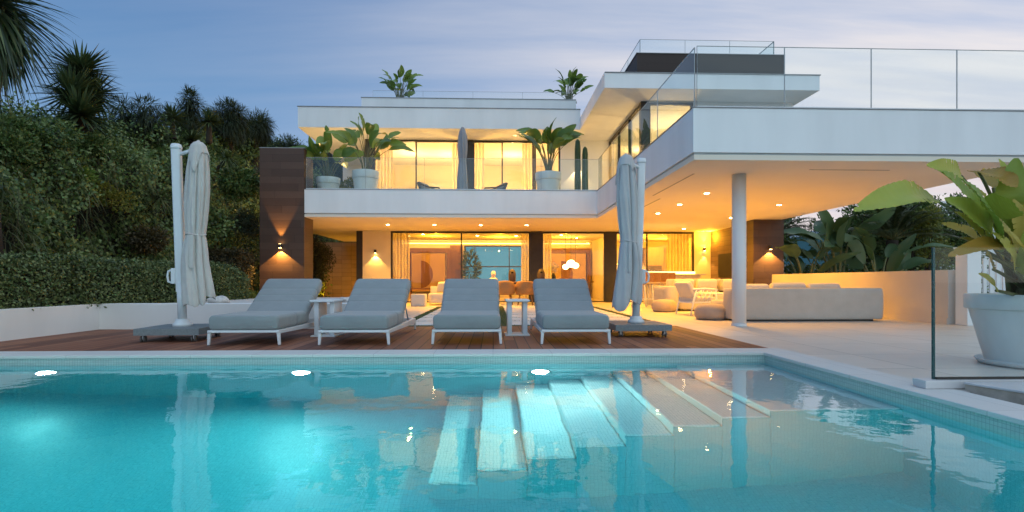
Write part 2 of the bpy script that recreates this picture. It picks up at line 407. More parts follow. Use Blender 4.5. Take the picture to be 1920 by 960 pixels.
def children(o): return [c for c in o.children]
def copy_tree(o, parent=None):
    c = o.copy(); COL.objects.link(c)
    if parent is not None: c.parent = parent
    for ch in list(o.children): copy_tree(ch, c)
    return c

def light(kind, name, loc, energy, color, size=.1, rot=(0, 0, 0), spot=None, blend=.3, size_y=None, parent=None):
    l = bpy.data.lights.new(name, kind); l.energy = energy; l.color = color
    if kind in ('POINT', 'SPOT'): l.shadow_soft_size = size
    if kind == 'SPOT': l.spot_size = R(spot); l.spot_blend = blend
    if kind == 'AREA':
        l.shape = 'RECTANGLE'; l.size = size; l.size_y = size_y or size
    o = bpy.data.objects.new(name, l); COL.objects.link(o); o.location = loc; o.rotation_euler = rot
    return o
# ================================================================== SETTING
def struct(o): o['kind'] = 'structure'; return o

# pool outline
PX0, PX1, PY0, PY1, WZ, FZ = -6.5, 2.8, .35, 5.57, -.09, -1.72
b = MB()
b.v = [(-400, -400, -.06), (400, -400, -.06), (400, 400, -.06), (-400, 400, -.06), (PX0 - .2, PY0 - .2, -.06), (PX1 + .2, PY0 - .2, -.06), (PX1 + .2, PY1 + .2, -.06), (PX0 - .2, PY1 + .2, -.06)]
b.f = [(0, 1, 5, 4), (1, 2, 6, 5), (2, 3, 7, 6), (3, 0, 4, 7)]
struct(b.build('ground', M['ground']))

def mosaic(name, a0, a1, c1=(.25, .60, .65), c2=(.19, .53, .58), joint=(.16, .46, .51)):
    return tiles_mat(name, a0, a1, .025, .025, c1, c2, joint, jw=.003, rough=.25, bump=.1)
mos_f, mos_y, mos_x = mosaic('mosaic_floor', 0, 1), mosaic('mosaic_long_wall', 0, 2), mosaic('mosaic_end_wall', 1, 2)
mos_step = mosaic('mosaic_step', 0, 1, (.86, .88, .86), (.74, .80, .80), (.52, .60, .60))
mos_line = mosaic('mosaic_waterline', 0, 2, (.46, .54, .51), (.36, .45, .43), (.24, .31, .30))
mos_line_x = mosaic('mosaic_waterline_end', 1, 2, (.46, .54, .51), (.36, .45, .43), (.24, .31, .30))
mos_shaded = mosaic('mosaic_step_end_shaded', 0, 2, (.20, .50, .54), (.16, .44, .49), (.13, .38, .43))  # teal deepened to hold the shade on the step ends
struct(MB().box(PX0 - .2, PY0 - .2, FZ - .2, PX1 + .2, PY1 + .2, FZ).build('pool_floor', mos_f))
struct(MB().box(PX0 - .2, PY1, FZ, PX1 + .2, PY1 + .2, -.205).box(PX0 - .2, PY0 - .2, FZ, PX1 + .2, PY0, -.032).build('pool_side_wall', mos_y))
struct(MB().box(PX0 - .2, PY0, FZ, PX0, PY1, -.032).box(PX1, PY0, FZ, PX1 + .2, PY1, -.205).build('pool_end_wall', mos_x))
struct(MB().box(PX0 - .2, PY1, -.2048, PX1 + .2, PY1 + .2, -.032).build('waterline_band', mos_line))
struct(MB().box(PX1, PY0, -.2048, PX1 + .2, PY1 - .001, -.032).build('waterline_band', mos_line_x))
# steps coming up from left to right, against the far wall
SX, SY0, SW = 1.88, 3.67, .33
b = MB()
b.box(SX + .002, SY0, FZ + .001, PX1 - .001, PY1 - .001, -.33)
for k in range(7):
    b.box(SX - SW * (k + 1) + .002, SY0, FZ + .001, SX - SW * k, PY1 - .001, -.33 - .17 * (k + 1))
# near ends carry pool-teal tile, darkened in colour for their unlit side
struct(b.build('pool_steps', mos_step, bevel=.018, seg=3))
b = MB(); b.box(SX + .002, SY0 - .012, FZ + .001, PX1 - .001, SY0 - .0005, -.348)
for k in range(7): b.box(SX - SW * (k + 1) + .002, SY0 - .012, FZ + .001, SX - SW * k, SY0 - .0005, -.348 - .17 * (k + 1))
struct(b.build('shaded_step_end_tiles', mos_shaded))
# coping
b = MB()
b.box(PX0 - .35, PY1 - .015, -.03, PX1 + .33, PY1 + .35, .002)
b.box(PX1 - .015, PY0 - .35, -.03, PX1 + .33, PY1 - .016, .002)
b.box(PX0 - .35, PY0 - .35, -.03, PX0 + .015, PY1 - .016, .002)
b.box(PX0 + .016, PY0 - .35, -.03, PX1 - .016, PY0 + .015, .002)
struct(b.build('pool_coping', M['coping'], bevel=.006))

# water: refracting, gently rippled surface over a body that absorbs red
m, nt, out = new_mat('pool_water')
g = N(nt, 'ShaderNodeBsdfGlass'); g.inputs['IOR'].default_value = 1.33; g.inputs['Roughness'].default_value = .012
geo = N(nt, 'ShaderNodeNewGeometry')
w1 = noise(nt, geo.outputs['Position'], 2.0, 2, .5); w2 = noise(nt, geo.outputs['Position'], 9, 2, .5)
bn = N(nt, 'ShaderNodeBump'); bn.inputs['Strength'].default_value = .7; bn.inputs['Distance'].default_value = .006
L(nt, math_n(nt, 'ADD', w1, math_n(nt, 'MULTIPLY', w2, .26)), bn.inputs['Height']); L(nt, bn.outputs[0], g.inputs['Normal'])
L(nt, g.outputs[0], out.inputs[0])
va = N(nt, 'ShaderNodeVolumeAbsorption'); va.inputs[0].default_value = (.02, .86, .88, 1); va.inputs[1].default_value = .43
L(nt, va.outputs[0], out.inputs[1])
struct(MB().box(PX0 - .01, PY0 - .01, FZ - .01, PX1 + .01, PY1 + .01, WZ).build('water', m))

# pool lamps, set in the far wall just under the surface
for i, (lx, lab) in enumerate(((-4.37, 'glowing underwater lamp at the left end of the far pool wall'),
                               (-1.91, 'glowing underwater lamp in the far pool wall below the two left loungers'),
                               (.48, 'glowing underwater lamp beside the top of the pool steps'))):
    t = thing('pool_lamp', lab, 'pool lamp', (lx, PY1 - .012, -.6), 'underwater lamps in the far pool wall')
    e = MB().lathe([(.10, -.006), (.105, 0), (.10, .008)], n=28); e.v = [(x, -z, y) for x, y, z in e.v]
    e.build('lamp_rim', M['chrome'], t, smooth=True, local=True)
    e = MB().lathe([(.088, -.004), (.088, .012), (.06, .018)], n=28); e.v = [(x, -z, y) for x, y, z in e.v]
    e.build('lens', M['pool_light'], t, local=True)
    light('SPOT', 'pool_lamp_light', (lx, PY1 - .06, -.6), (140, 175, 150)[i], (.92, .98, .94), .06, (R(86), 0, R(180)), 160, 1.0)

for lx, le in ((-3.3, 150), (-.2, 150), (2.0, 145)):  # unseen spots on the near wall, added to brighten the pool
    light('SPOT', 'near_pool_fill', (lx, PY0 + .06, -.7), le, (.85, .98, .96), .06, (R(90), 0, 0), 150, 1.0)
# deck
struct(MB().box(-6.0, PY1 + .351, -.05, 3.03, 9.0, 0).build('wooden_deck', M['deck']))
# terrace
struct(MB().prism([(3.131, 3.55), (13.5, 3.55), (13.5, 25), (-6, 25), (-6, 9.001), (3.031, 9.001), (3.031, 5.921), (3.131, 5.921)], -.1, -.001).build('terrace', M['terrace']))
# lawn joints and the slab path
struct(MB().box(-1.6, 9.02, -.05, 2.95, 16.05, .004).build('lawn', principled('turf_soil', (.035, .055, .015), (.05, .075, .02), scale=20, rough=1)))
b = MB(); y = 9.10
while y < 15.9:
    b.box(-1.42, y, .005, .08, y + .84, .016); b.box(.30, y, .005, 2.74, y + .84, .016)
    y += .95
struct(b.build('stepping_path', tiles_mat('path_slabs', 0, 1, 4.0, .95, (.66, .64, .60), (.57, .55, .51), (.6, .57, .53), jw=.0, rough=.5), bevel=.004))
n = 9000
gx = rng.uniform(-1.58, 2.92, n * 3); gy = rng.uniform(9.04, 16.0, n * 3)
inside = (((gx > -1.42) & (gx < .08)) | ((gx > .30) & (gx < 2.74))) & (((gy - 9.10) % .95) < .84)
gx, gy = gx[~inside], gy[~inside]; n = len(gx)
B_ = np.stack([gx, gy, np.full(n, .003)], 1); D_ = rand_dirs(n); D_[:, 2] = np.abs(D_[:, 2]) + .6
V, Q = strips(B_, D_, rng.uniform(.02, .045, n), np.full(n, .006), np.full(n, .2), 2)
o = np_mesh('grass', V, Q, M['grass']); tag(o, 'short green grass in the joints between the pale path slabs', 'grass', kind='stuff')

# low white retaining wall, left
b = MB()
b.prism([(-6.0, 5.0), (-6.0, 8.6), (-2.1, 8.6), (-2.1, 8.85), (-6.25, 8.85), (-6.25, 5.0)], -.05, .39)
tag(b.build('garden_wall', M['white'], bevel=.006), 'low white rendered wall in an L around the left end of the deck', 'wall')
b = MB().box(-6.24, 8.851, -.05, -2.1, 13.2, .355)
struct(b.build('planting_bed', M['pebble']))
# pebbles/boulders on the bed
t = 0
for i, (x, yy, r, lab) in enumerate(((-4.75, 9.7, .13, 'pale boulder on the white gravel behind the left parasol'),
                                     (-3.35, 9.9, .16, 'largest pale boulder on the white gravel above the first lounger'),
                                     (-2.65, 10.1, .11, 'small pale boulder on the gravel between the first two loungers'))):
    bb = MB().ball((x, yy, .355 + r * .35), r, (1.4, 1, .6), 14, 9)
    bb.v = [(px + .02 * math.sin(px * 31 + pz * 17), py + .02 * math.sin(py * 27), pz + .015 * math.sin(px * 23 + py * 19)) for px, py, pz in bb.v]
    tag(bb.build('boulder', M['pebble'], smooth=True), lab, 'boulder', 'boulders on the white gravel bed')

# right garden wall + end post
tag(MB().box(7.8, 9.15, 0, 8.02, 15.1, .93).box(7.775, 9.15, .0, 7.799, 15.1, .10).build('garden_wall', principled('cream_render', (.62, .56, .50), (.57, .51, .45), scale=1.2, rough=.7)),
    'low cream rendered wall behind the white sofa at the right', 'wall')
t = thing('gate_post', 'square white post at the near end of the cream wall', 'post', (7.94, 8.9, 0))
MB().box(7.83, 8.8, 0, 8.07, 9.04, 1.28).build('post', M['white'], t, bevel=.008)
MB().box(7.81, 8.78, 1.281, 8.09, 9.06, 1.31).build('post_cap', M['white'], t, bevel=.006)

# stone edging and glass fence, near right
t = thing('stone_ledge', 'pale stone slab on rough masonry beside the pool coping', 'ledge', (3.3, 3.3, 0))
MB().prism([(3.18, 3.515), (3.34, 3.08), (6.4, 3.03), (6.4, 3.58), (3.17, 3.58)], -.06, .040).build('rough_base', M['rough_stone'], t)
MB().prism([(3.17, 3.52), (3.33, 3.07), (6.4, 3.02), (6.4, 3.58), (3.16, 3.58)], .041, .056).build('slab_top', M['marble'], t, bevel=.004)
t = thing('glass_fence', 'frameless clear glass pool fence on a white kerb at the right', 'fence', (2.93, 3.66, 0))
MB().box(2.93, 3.62, .003, 6.4, 3.74, .058).build('kerb', M['marble'], t, bevel=.004)
MB().box(3.040, 3.674, .0585, 6.4, 3.686, .965).build('glass_panel', M['fence_glass'], t)
MB().box(3.025, 3.672, .0585, 3.039, 3.688, .967).build('glass_edge', M['glass_edge'], t)
MB().box(3.04, 3.66, .059, 6.4, 3.673, .075).build('clamp_rail', M['dark_metal'], t)
# ================================================================== THE VILLA
GY = 19.3           # glazing line
SZ = 2.5            # ground-floor soffit
UF = 2.9            # upper floor
UC = 5.7            # upper soffit
villa = thing('villa', 'white two-storey flat-roofed modern villa with lit rooms and glass balconies', 'house', (2, 19, 0))
def part(b, name, mat, parent=None, **k): return b.build(name, mat, parent or villa, **k)

# --- balcony deck, L-shaped
Lp = [(-5.15, 15.22), (2.92, 15.22), (2.92, 7.88), (8.25, 7.88), (8.25, 24.6), (-6.6, 24.6), (-6.6, 15.95), (-5.15, 15.95)]
part(MB().prism(Lp, SZ, 2.575), 'balcony_soffit', M['soffit'])
Lg = [(-5.14, 15.226), (2.926, 15.226), (2.926, 7.886), (8.244, 7.886), (8.21, 24.5), (-6.5, 24.5), (-6.5, 15.99), (-5.1, 15.99)]
part(MB().prism(Lg, 2.576, 2.60), 'shadow_gap', M['gap'])
Ls = [(-5.0, 15.36), (3.04, 15.36), (3.04, 8.02), (8.1, 8.02), (8.1, 24.4), (-6.4, 24.4), (-6.4, 16.0), (-5.0, 16.0)]
part(MB().prism(Ls, 2.601, UF), 'upper_floor', M['terrace'])
b = MB()      # parapet band: front of back wing, return, front of right wing, right side
b.prism([(-5.148, 15.2), (2.9, 15.2), (2.9, 7.86), (8.27, 7.86), (8.27, 15.0), (8.12, 15.0), (8.12, 8.01), (3.03, 8.01), (3.03, 15.35), (-5.148, 15.35)], 2.602, 3.25)
part(b, 'parapet', M['white'], bevel=.008)
b = MB()
b.prism([(-5.148, 15.19), (2.89, 15.19), (2.89, 7.85), (8.28, 7.85), (8.28, 15.0), (8.11, 15.0), (8.11, 8.02), (3.04, 8.02), (3.04, 15.36), (-5.148, 15.36)], 3.251, 3.262)
part(b, 'parapet_cap', M['cap'])
# --- balustrades
def balustrade(x0, y0, x1, y1, zb, zt, n, th=.012, posts=True):
    base = MB(); d = Vector((x1 - x0, y1 - y0, 0)); ln = d.length; d /= ln; nx = Vector((-d.y, d.x, 0))
    def slab(a, c, h0, h1, w, m):
        p, q = Vector((x0, y0, 0)) + d * a, Vector((x0, y0, 0)) + d * c
        m.hexa([(*(p - nx * w).xy, h0), (*(q - nx * w).xy, h0), (*(q + nx * w).xy, h0), (*(p + nx * w).xy, h0), (*(p - nx * w).xy, h1), (*(q - nx * w).xy, h1), (*(q + nx * w).xy, h1), (*(p + nx * w).xy, h1)])
    slab(0, ln, zb, zb + .03, .02, base)
    o = part(base, 'balustrade', M['alu'])
    for i in range(n):
        a, c = ln * i / n + .004, ln * (i + 1) / n - .004
        m = MB(); slab(a, c, zb + .031, zt, th / 2, m); m.build('glass_panel', M['rail_glass'] if posts else M['fence_glass'], o)
    e = MB()
    for i in range(n + 1):
        a = ln * i / n; slab(max(0, a - .0045), min(ln, a + .0045), zb + .031, zt, th / 2 + .001, e)
    slab(0, ln, zt + .0005, zt + .006, th / 2 + .002, e)
    e.build('glass_edge', M['edge_steel'], o)
balustrade(-5.12, 15.27, 2.96, 15.27, 3.263, 4.14, 5)
balustrade(2.96, 15.25, 2.96, 7.96, 3.263, 4.16, 4)
balustrade(2.98, 7.93, 8.2, 7.93, 3.263, 4.17, 4)

# --- pillars with brown cladding
pl = part(MB().box(-6.35, 15.2, -.02, -5.15, 15.94, 4.37), 'clad_pillar', M['brown_tile']); pl['label'] = 'dark brown clad pillar at the left end of the balcony'
MB().box(-6.36, 15.19, 4.371, -5.14, 15.95, 4.39).build('pillar_cap', M['cap'], pl)
pr = part(MB().box(7.42, 15.4, 0, 8.3, 16.25, SZ - .002), 'clad_pillar', M['brown_tile']); pr['label'] = 'dark brown clad pillar at the right of the covered lounge'
c = part(MB().lathe([(.112, 0.045), (.112, SZ - .002)], (4.07, 8.95, 0), 40), 'column', M['white'], smooth=False)
for p in c.data.polygons: p.use_smooth = len(p.vertices) == 4
MB().lathe([(.121, 0), (.121, .04), (.113, .044)], (4.07, 8.95, 0), 40).build('column_base', M['alu'], c)

# --- ground floor walls
part(MB().box(-4.53, GY, 0, -3.56, GY + .3, SZ - .002), 'wall', M['white_in'])
part(MB().box(-4.75, GY + .02, 0, -4.531, GY + .25, SZ - .002), 'side_door', M['dark_metal'])
part(MB().box(7.16, GY, 0, 8.2, GY + .3, SZ - .002), 'wall', M['white_in'])
part(MB().box(7.75, 16.251, 0, 8.1, GY - .002, SZ - .002), 'stone_feature_wall', M['tv_wall'])
part(MB().box(-4.53, GY + .301, 0, -4.3, 24.3, SZ - .002), 'side_wall', M['white_in'])
part(MB().box(8.0, GY + .301, 0, 8.2, 24.3, SZ - .002), 'side_wall', M['white_in'])
b = MB()   # back wall with a wide opening
b.box(-4.299, 24.0, 0, -1.25, 24.3, SZ - .002).box(1.75, 24.0, 0, 7.999, 24.3, SZ - .002).box(-1.249, 24.0, 0, 1.749, 24.3, .62).box(-1.249, 24.0, 2.31, 1.749, 24.3, SZ - .002)
part(b, 'back_wall', M['white_in'])
part(MB().box(-4.29, GY + .32, .0005, 7.99, 23.99, .006), 'indoor_floor', M['floor_in'])
# partition between living room and kitchen
part(MB().box(4.35, 21.6, .007, 4.55, 23.99, SZ - .003), 'partition', M['white_in'])
# timber lined doorways on the back wall
def portal(x0, x1, zt):
    o = part(MB().box(x0 - .18, 23.86, .007, x0, 23.998, zt).box(x1, 23.86, .007, x1 + .18, 23.998, zt).box(x0 - .18, 23.86, zt + .001, x1 + .18, 23.998, zt + .2), 'timber_portal', M['wood_door'])
    return o
portal(-3.55, -2.0, 1.98); portal(2.5, 4.1, 1.98)
part(MB().box(-1.85, 23.9, .007, -1.3, 23.997, 2.3), 'timber_panel', M['wood_door'])

# --- sliding windows
def window(x0, x1, z0, z1, y, bars, fw=.06, dep=.09, plane='y', name='window'):
    b = MB(); p = MB()
    def bx(m, a, c, h0, h1, d0, d1):
        if plane == 'y': m.box(a, y + d0, h0, c, y + d1, h1)
        else: m.box(y + d0, a, h0, y + d1, c, h1)
    bx(b, x0, x1, z1 - fw, z1, 0, dep); bx(b, x0, x1, z0, z0 + .035, 0, dep)
    ed = [x0] + list(bars) + [x1]
    for i, a in enumerate(ed):
        w = fw if i in (0, len(ed) - 1) else fw * .75
        lo = a if i == 0 else (a - w if i == len(ed) - 1 else a - w / 2)
        bx(b, lo, lo + w, z0 + .0355, z1 - fw - .0005, .002, dep - .002)
    o = part(b, name, M['dark_metal'])
    for i in range(len(ed) - 1):
        q = MB(); bx(q, ed[i] + (fw if i == 0 else fw * .38), ed[i + 1] - (fw if i == len(ed) - 2 else fw * .38), z0 + .0355, z1 - fw - .0005, dep * .4, dep * .4 + .012)
        q.build('pane', M['glass'], o)
    return o
window(-3.559, 1.33, .006, SZ - .01, GY, (-1.1,))
part(MB().box(1.331, GY - .02, 0, 1.709, GY + .28, SZ - .003), 'dark_pier', M['dark_metal'])
window(1.71, 3.99, .006, SZ - .01, GY, ())
part(MB().box(3.991, GY - .02, 0, 4.329, GY + .28, SZ - .003), 'dark_pier', M['dark_metal'])
window(4.33, 7.159, .006, SZ - .01, GY, (5.47,))
rw = window(-1.24, 1.74, .625, 2.305, 24.05, (-.78, .72), .05, .1, name='sea_reflection_window')  # tinted window built in place of the sea's reflection in the front glass
for c_ in rw.children: c_.data.materials[0] = M['reflection_glass']
part(MB().box(-1.18, 24.06, 1.36, 1.68, 24.12, 1.41), 'transom', M['dark_metal'])

# --- upper storey
part(MB().box(-4.45, GY, UF + .001, -4.161, GY + .3, UC - .002), 'dark_pier', M['dark_metal'])
window(-4.16, -.95, UF + .02, UC - .02, GY, (-2.68,))
part(MB().box(-.949, GY - .01, UF + .001, -.701, GY + .25, UC - .003), 'dark_pier', M['dark_metal'])
window(-.70, 1.45, UF + .02, UC - .02, GY, (.33,))
window(1.46, 2.38, UF + .02, UC - .02, GY, ())
part(MB().box(2.381, GY, UF + .001, 4.099, GY + .3, UC - .002), 'upper_wall', M['white'])
part(MB().box(-4.44, 23.6, UF + .001, 8.3, 23.9, UC - .002).box(-4.44, GY + .301, UF + .001, -4.2, 23.599, UC - .002).box(2.5, GY + .301, UF + .001, 2.7, 23.599, UC - .002).box(8.15, 15.2, UF + .001, 8.35, 23.599, UC - .002), 'upper_room_wall', M['white_in'])
part(MB().box(-6.4, 23.7, UF + .001, -4.46, 23.9, UC - .002), 'terrace_wall', M['white'])
# right wing rooms: glazed side facing the back terrace, glazed corner
window(15.2, GY - .001, UF + .02, UC - .02, 4.1, (16.5, 17.9), plane='x')
part(MB().box(4.08, 15.0, UF + .001, 4.3, 15.2, UC - .003), 'dark_pier', M['dark_metal'])
window(4.301, 5.55, UF + .02, UC - .02, 15.05, ())
part(MB().box(5.551, 15.0, UF + .001, 8.35, 15.199, UC - .002), 'upper_wall', M['white'])

# --- roofs
part(MB().prism([(-6.27, 17.9), (2.86, 17.9), (2.86, 25.2), (-6.27, 25.2)], UC, 6.36), 'roof', M['white'], bevel=.006)
part(MB().box(-6.29, 17.88, 6.361, 2.87, 25.2, 6.385), 'roof_cap', M['cap'])
part(MB().box(-4.45, 18.8, 6.386, 2.86, 24.5, 6.97), 'roof_tier', M['white'])
part(MB().box(-4.47, 18.78, 6.971, 2.86, 24.5, 6.99), 'roof_cap', M['cap'])
part(MB().box(2.861, 14.0, UC, 8.5, 25.2, 6.09), 'roof', M['white'], bevel=.006)
part(MB().box(2.87, 13.98, 6.091, 8.52, 25.2, 6.112), 'roof_cap', M['cap'])
part(MB().box(4.13, 15.6, 6.113, 8.42, 20.5, 7.27), 'roof_box', M['box_brown'])
part(MB().box(4.11, 15.58, 7.271, 8.44, 20.52, 7.29), 'roof_cap', M['cap'])
balustrade(4.3, 15.9, 8.28, 15.9, 7.291, 7.8, 3)
balustrade(4.3, 20.2, 4.3, 15.92, 7.291, 7.8, 3)
balustrade(8.28, 15.92, 8.28, 20.2, 7.291, 7.8, 3, th=.03)
balustrade(-4.2, 19.4, 2.8, 19.4, 6.991, 7.42, 4, th=.008, posts=False)

# --- downlights: recessed in the soffit
def downlight(x, y, z=SZ, e=370, spot=130, lamp=True, r=.05):
    o = part(MB().lathe([(r + .018, -.006), (r + .018, -.0005)], (x, y, z), 20), 'downlight', M['alu'])
    MB().lathe([(r, -.0075), (r, -.0065)], (x, y, z), 20).build('bulb', M['downlight'], o)
    if lamp: light('SPOT', 'downlight_beam', (x, y, z - .03), e, (1, .44, .03), .05, (0, 0, 0), spot, .6)
for x in (-3.26, -1.82, -.38, 1.06): downlight(x, 17.2)
for y in (10.85, 12.45, 14.1): downlight(4.28, y)
for x, y in ((6.6, 12.45), (6.6, 15.0), (6.4, 18.2), (4.6, 17.2)): downlight(x, y)
for x, y in ((-2.6, 20.6), (-.6, 21.2), (.9, 21.2), (2.6, 20.8), (3.4, 22.2)): downlight(x, y, e=45)
# slot diffusers in the right soffit
for (a, b_, y) in ((5.0, 6.1, 8.9), (3.5, 3.56, 9.6)):
    pass
part(MB().box(3.28, 8.9, SZ - .003, 3.31, 11.2, SZ - .0005).box(5.0, 8.5, SZ - .003, 6.3, 8.53, SZ - .0005).box(3.55, 11.6, SZ - .003, 3.58, 13.0, SZ - .0005), 'slot_vent', M['cap'])

WARM = (1, .44, .025)
# --- lamps inside the rooms; unseen fills added for stone wall and upper soffit
for nm, x, y, z, e in (('living_room_lamp', -2.2, 21.4, 2.2, 110), ('living_room_lamp', .3, 21.8, 2.2, 115), ('dining_room_lamp', 2.9, 21.8, 2.2, 105), ('kitchen_lamp', 5.6, 21.3, 2.2, 150), ('kitchen_lamp', 7.0, 22.4, 2.2, 100),
                       ('bedroom_lamp', -3.2, 21.4, 5.0, 90), ('bedroom_lamp', -1.7, 21.6, 5.0, 90), ('bedroom_lamp', .8, 21.5, 5.0, 100), ('upper_floor_soffit_fill', -.83, 19.75, 3.4, 230), ('upper_floor_soffit_fill', -4.3, 19.75, 3.3, 260), ('upper_floor_soffit_fill', 2.0, 19.9, 3.5, 130), ('planter_uplight', -5.2, 18.6, 3.1, 170),  # window-side bedroom fills are added, unseen, to brighten the outer soffit
                       ('study_lamp', 5.6, 17.0, 4.4, 170), ('study_lamp', 5.6, 20.5, 5.2, 110), ('stone_wall_fill', -5.3, 23.3, .25, 42), ('stone_wall_fill', -6.9, 23.2, .25, 30), ('lounge_cove_lamp', 7.55, 18.9, 2.3, 60)):  # ground-level fills are added, hidden, to brighten the stone wall
    light('POINT', nm, (x, y, z), e, WARM if z < 3 else (1, .62, .22) if 'floor' not in nm else (1, .50, .09), .03)
# ================================================================== POOLSIDE FURNITURE
def rrect(w, t, r, n=4):
    """rounded rectangle outline in (x, n) with half-sizes"""
    pts = []
    for cx, cy, a0 in ((w / 2 - r, t / 2 - r, 0), (-w / 2 + r, t / 2 - r, 90), (-w / 2 + r, -t / 2 + r, 180), (w / 2 - r, -t / 2 + r, 270)):
        for k in range(n + 1):
            a = R(a0 + 90 * k / n); pts.append((cx + r * math.cos(a), cy + r * math.sin(a)))
    return pts

def loft(mb, stations):
    """stations: (centre, xdir, updir, width, thick, radius)"""
    rings = []
    for c, xd, ud, w, t, r in stations:
        c, xd, ud = Vector(c), Vector(xd), Vector(ud)
        rings.append([c + xd * x + ud * y for x, y in rrect(w, t, min(r, t * .499, w * .499))])
    n = len(rings[0])
    mb.add([v for r in rings for v in r], [(i * n + k, i * n + (k + 1) % n, (i + 1) * n + (k + 1) % n, (i + 1) * n + k) for i in range(len(rings) - 1) for k in range(n)] +
           [tuple(range(n))[::-1], tuple((len(rings) - 1) * n + k for k in range(n))])
    return mb

def pad(p0, p1, ud, width, thick, r=.04, seams=(), xd=(1, 0, 0)):
    """a stuffed pad from p0 to p1 with stitched cross seams"""
    p0, p1 = Vector(p0), Vector(p1); ln = (p1 - p0).length; st = []
    ss = [0, .004, .014, .03, .05] + [ln - x for x in (.05, .03, .014, .004, 0)]
    sh = {0: .80, .004: .88, .014: .95, .03: .985, .05: 1.0}
    marks = [(s, sh[s] if s in sh else sh[min(sh, key=lambda q: abs(q - (ln - s)))]) for s in ss]
    for q in seams: marks += [(q - .022, 1.0), (q - .006, .97), (q, .925), (q + .006, .97), (q + .022, 1.0)]
    for q in np.linspace(.1, ln - .1, 7): marks.append((float(q), 1.006))
    marks = sorted(marks)
    mb = MB()
    loft(mb, [(p0.lerp(p1, s / ln), xd, ud, width * (1 - (1 - k) * .35), thick * k, r) for s, k in marks])
    return mb

def make_lounger():
    t = thing('sun_lounger', 'x', 'sun lounger')
    b = MB()
    b.box(-.40, -1.05, .148, .40, -1.005, .176)                     # front bar
    b.box(-.40, 1.005, .112, .40, 1.05, .176)
    b.hexa([(-.40, -1.004, .135), (-.352, -1.004, .135), (-.352, 1.004, .098), (-.40, 1.004, .098), (-.40, -1.004, .176), (-.352, -1.004, .176), (-.352, 1.004, .176), (-.40, 1.004, .176)])
    b.hexa([(.352, -1.004, .135), (.40, -1.004, .135), (.40, 1.004, .098), (.352, 1.004, .098), (.352, -1.004, .176), (.40, -1.004, .176), (.40, 1.004, .176), (.352, 1.004, .176)])
    for y in np.linspace(-.85, .0, 8): b.box(-.3515, y - .03, .15, .3515, y + .03, .172)
    b.build('frame', M['alu'], t, bevel=.006)
    for sx in (-1, 1):
        for sy in (-1, 1):
            q = MB(); x, y = sx * .385, sy * 1.02
            a, c = .018, .014
            ox = sx * .010
            q.hexa([(x + ox - c, y - c, .008), (x + ox + c, y - c, .008), (x + ox + c, y + c, .008), (x + ox - c, y + c, .008), (x - a, y - a, .147), (x + a, y - a, .147), (x + a, y + a, .147), (x - a, y + a, .147)])
            lg = q.build('leg', M['alu'], t, bevel=.004)
            MB().box(x + ox - c, y - c, 0, x + ox + c, y + c, .0075).build('foot_glide', M['rubber'], lg)
    a0, a1 = Vector((0, -.06, .215)), Vector((0, .66, .66))
    q = MB(); dv = (a1 - a0).normalized(); up = Vector((0, -dv.z, dv.y))
    for sx in (-1, 1):
        q = MB().tube([a0 + Vector((sx * .33, 0, -.03)), a1 + Vector((sx * .33, 0, -.06))], .014, 8).tube([(sx * .33, .45, .44), (sx * .33, .78, .16)], .011, 8); q.build('back_support', M['alu'], t, smooth=True)
    pad((0, -1.05, .262), (0, .06, .262), (0, 0, 1), .785, .168, .045, (.62,)).build('mattress', M['cushion'], t, smooth=True)
    pad(a0 + up * .055 - dv * .03, a1 + up * .055 + dv * .02, up, .785, .15, .05, (.30, .46, .62)).build('backrest', M['cushion'], t, smooth=True)
    return t
proto = make_lounger()
for i, (x, lab) in enumerate(((-2.845, 'blue-grey sun lounger nearest the left parasol, first of the row'),
                              (-1.58, 'blue-grey sun lounger standing just right of the wide white side table'),
                              (-.305, 'blue-grey sun lounger seen straight on, just left of the narrow side table'),
                              (.97, 'blue-grey sun lounger nearest the right parasol, last of the row'))):
    o = proto if i == 0 else copy_tree(proto)
    o.location = (x, 7.39 + (0, -.02, .015, -.03)[i], 0); o.rotation_euler.z = R((.6, -.4, .2, -.5)[i]); tag(o, lab, 'sun lounger', 'sun loungers lined up on the wooden deck')

def side_table(x, y, rz, lab):
    t = thing('side_table', lab, 'side table', (0, 0, 0), 'white side tables between the loungers')
    MB().box(-.16, -.24, .462, .16, .24, .488).build('table_top', M['alu'], t, bevel=.005)
    for sx in (-1, 1): MB().box(sx * .105 - .03, -.15, .0205, sx * .105 + .03, .15, .4615).build('leg', M['alu'], t, bevel=.004)
    MB().box(-.165, -.2, 0, .165, .2, .02).build('base', M['alu'], t, bevel=.004)
    t.location = (x, y, 0); t.rotation_euler.z = R(rz)
side_table(-2.22, 7.5, -4, 'white metal side table between the two left loungers')
side_table(.33, 7.55, 1, 'white metal side table between the two right loungers')

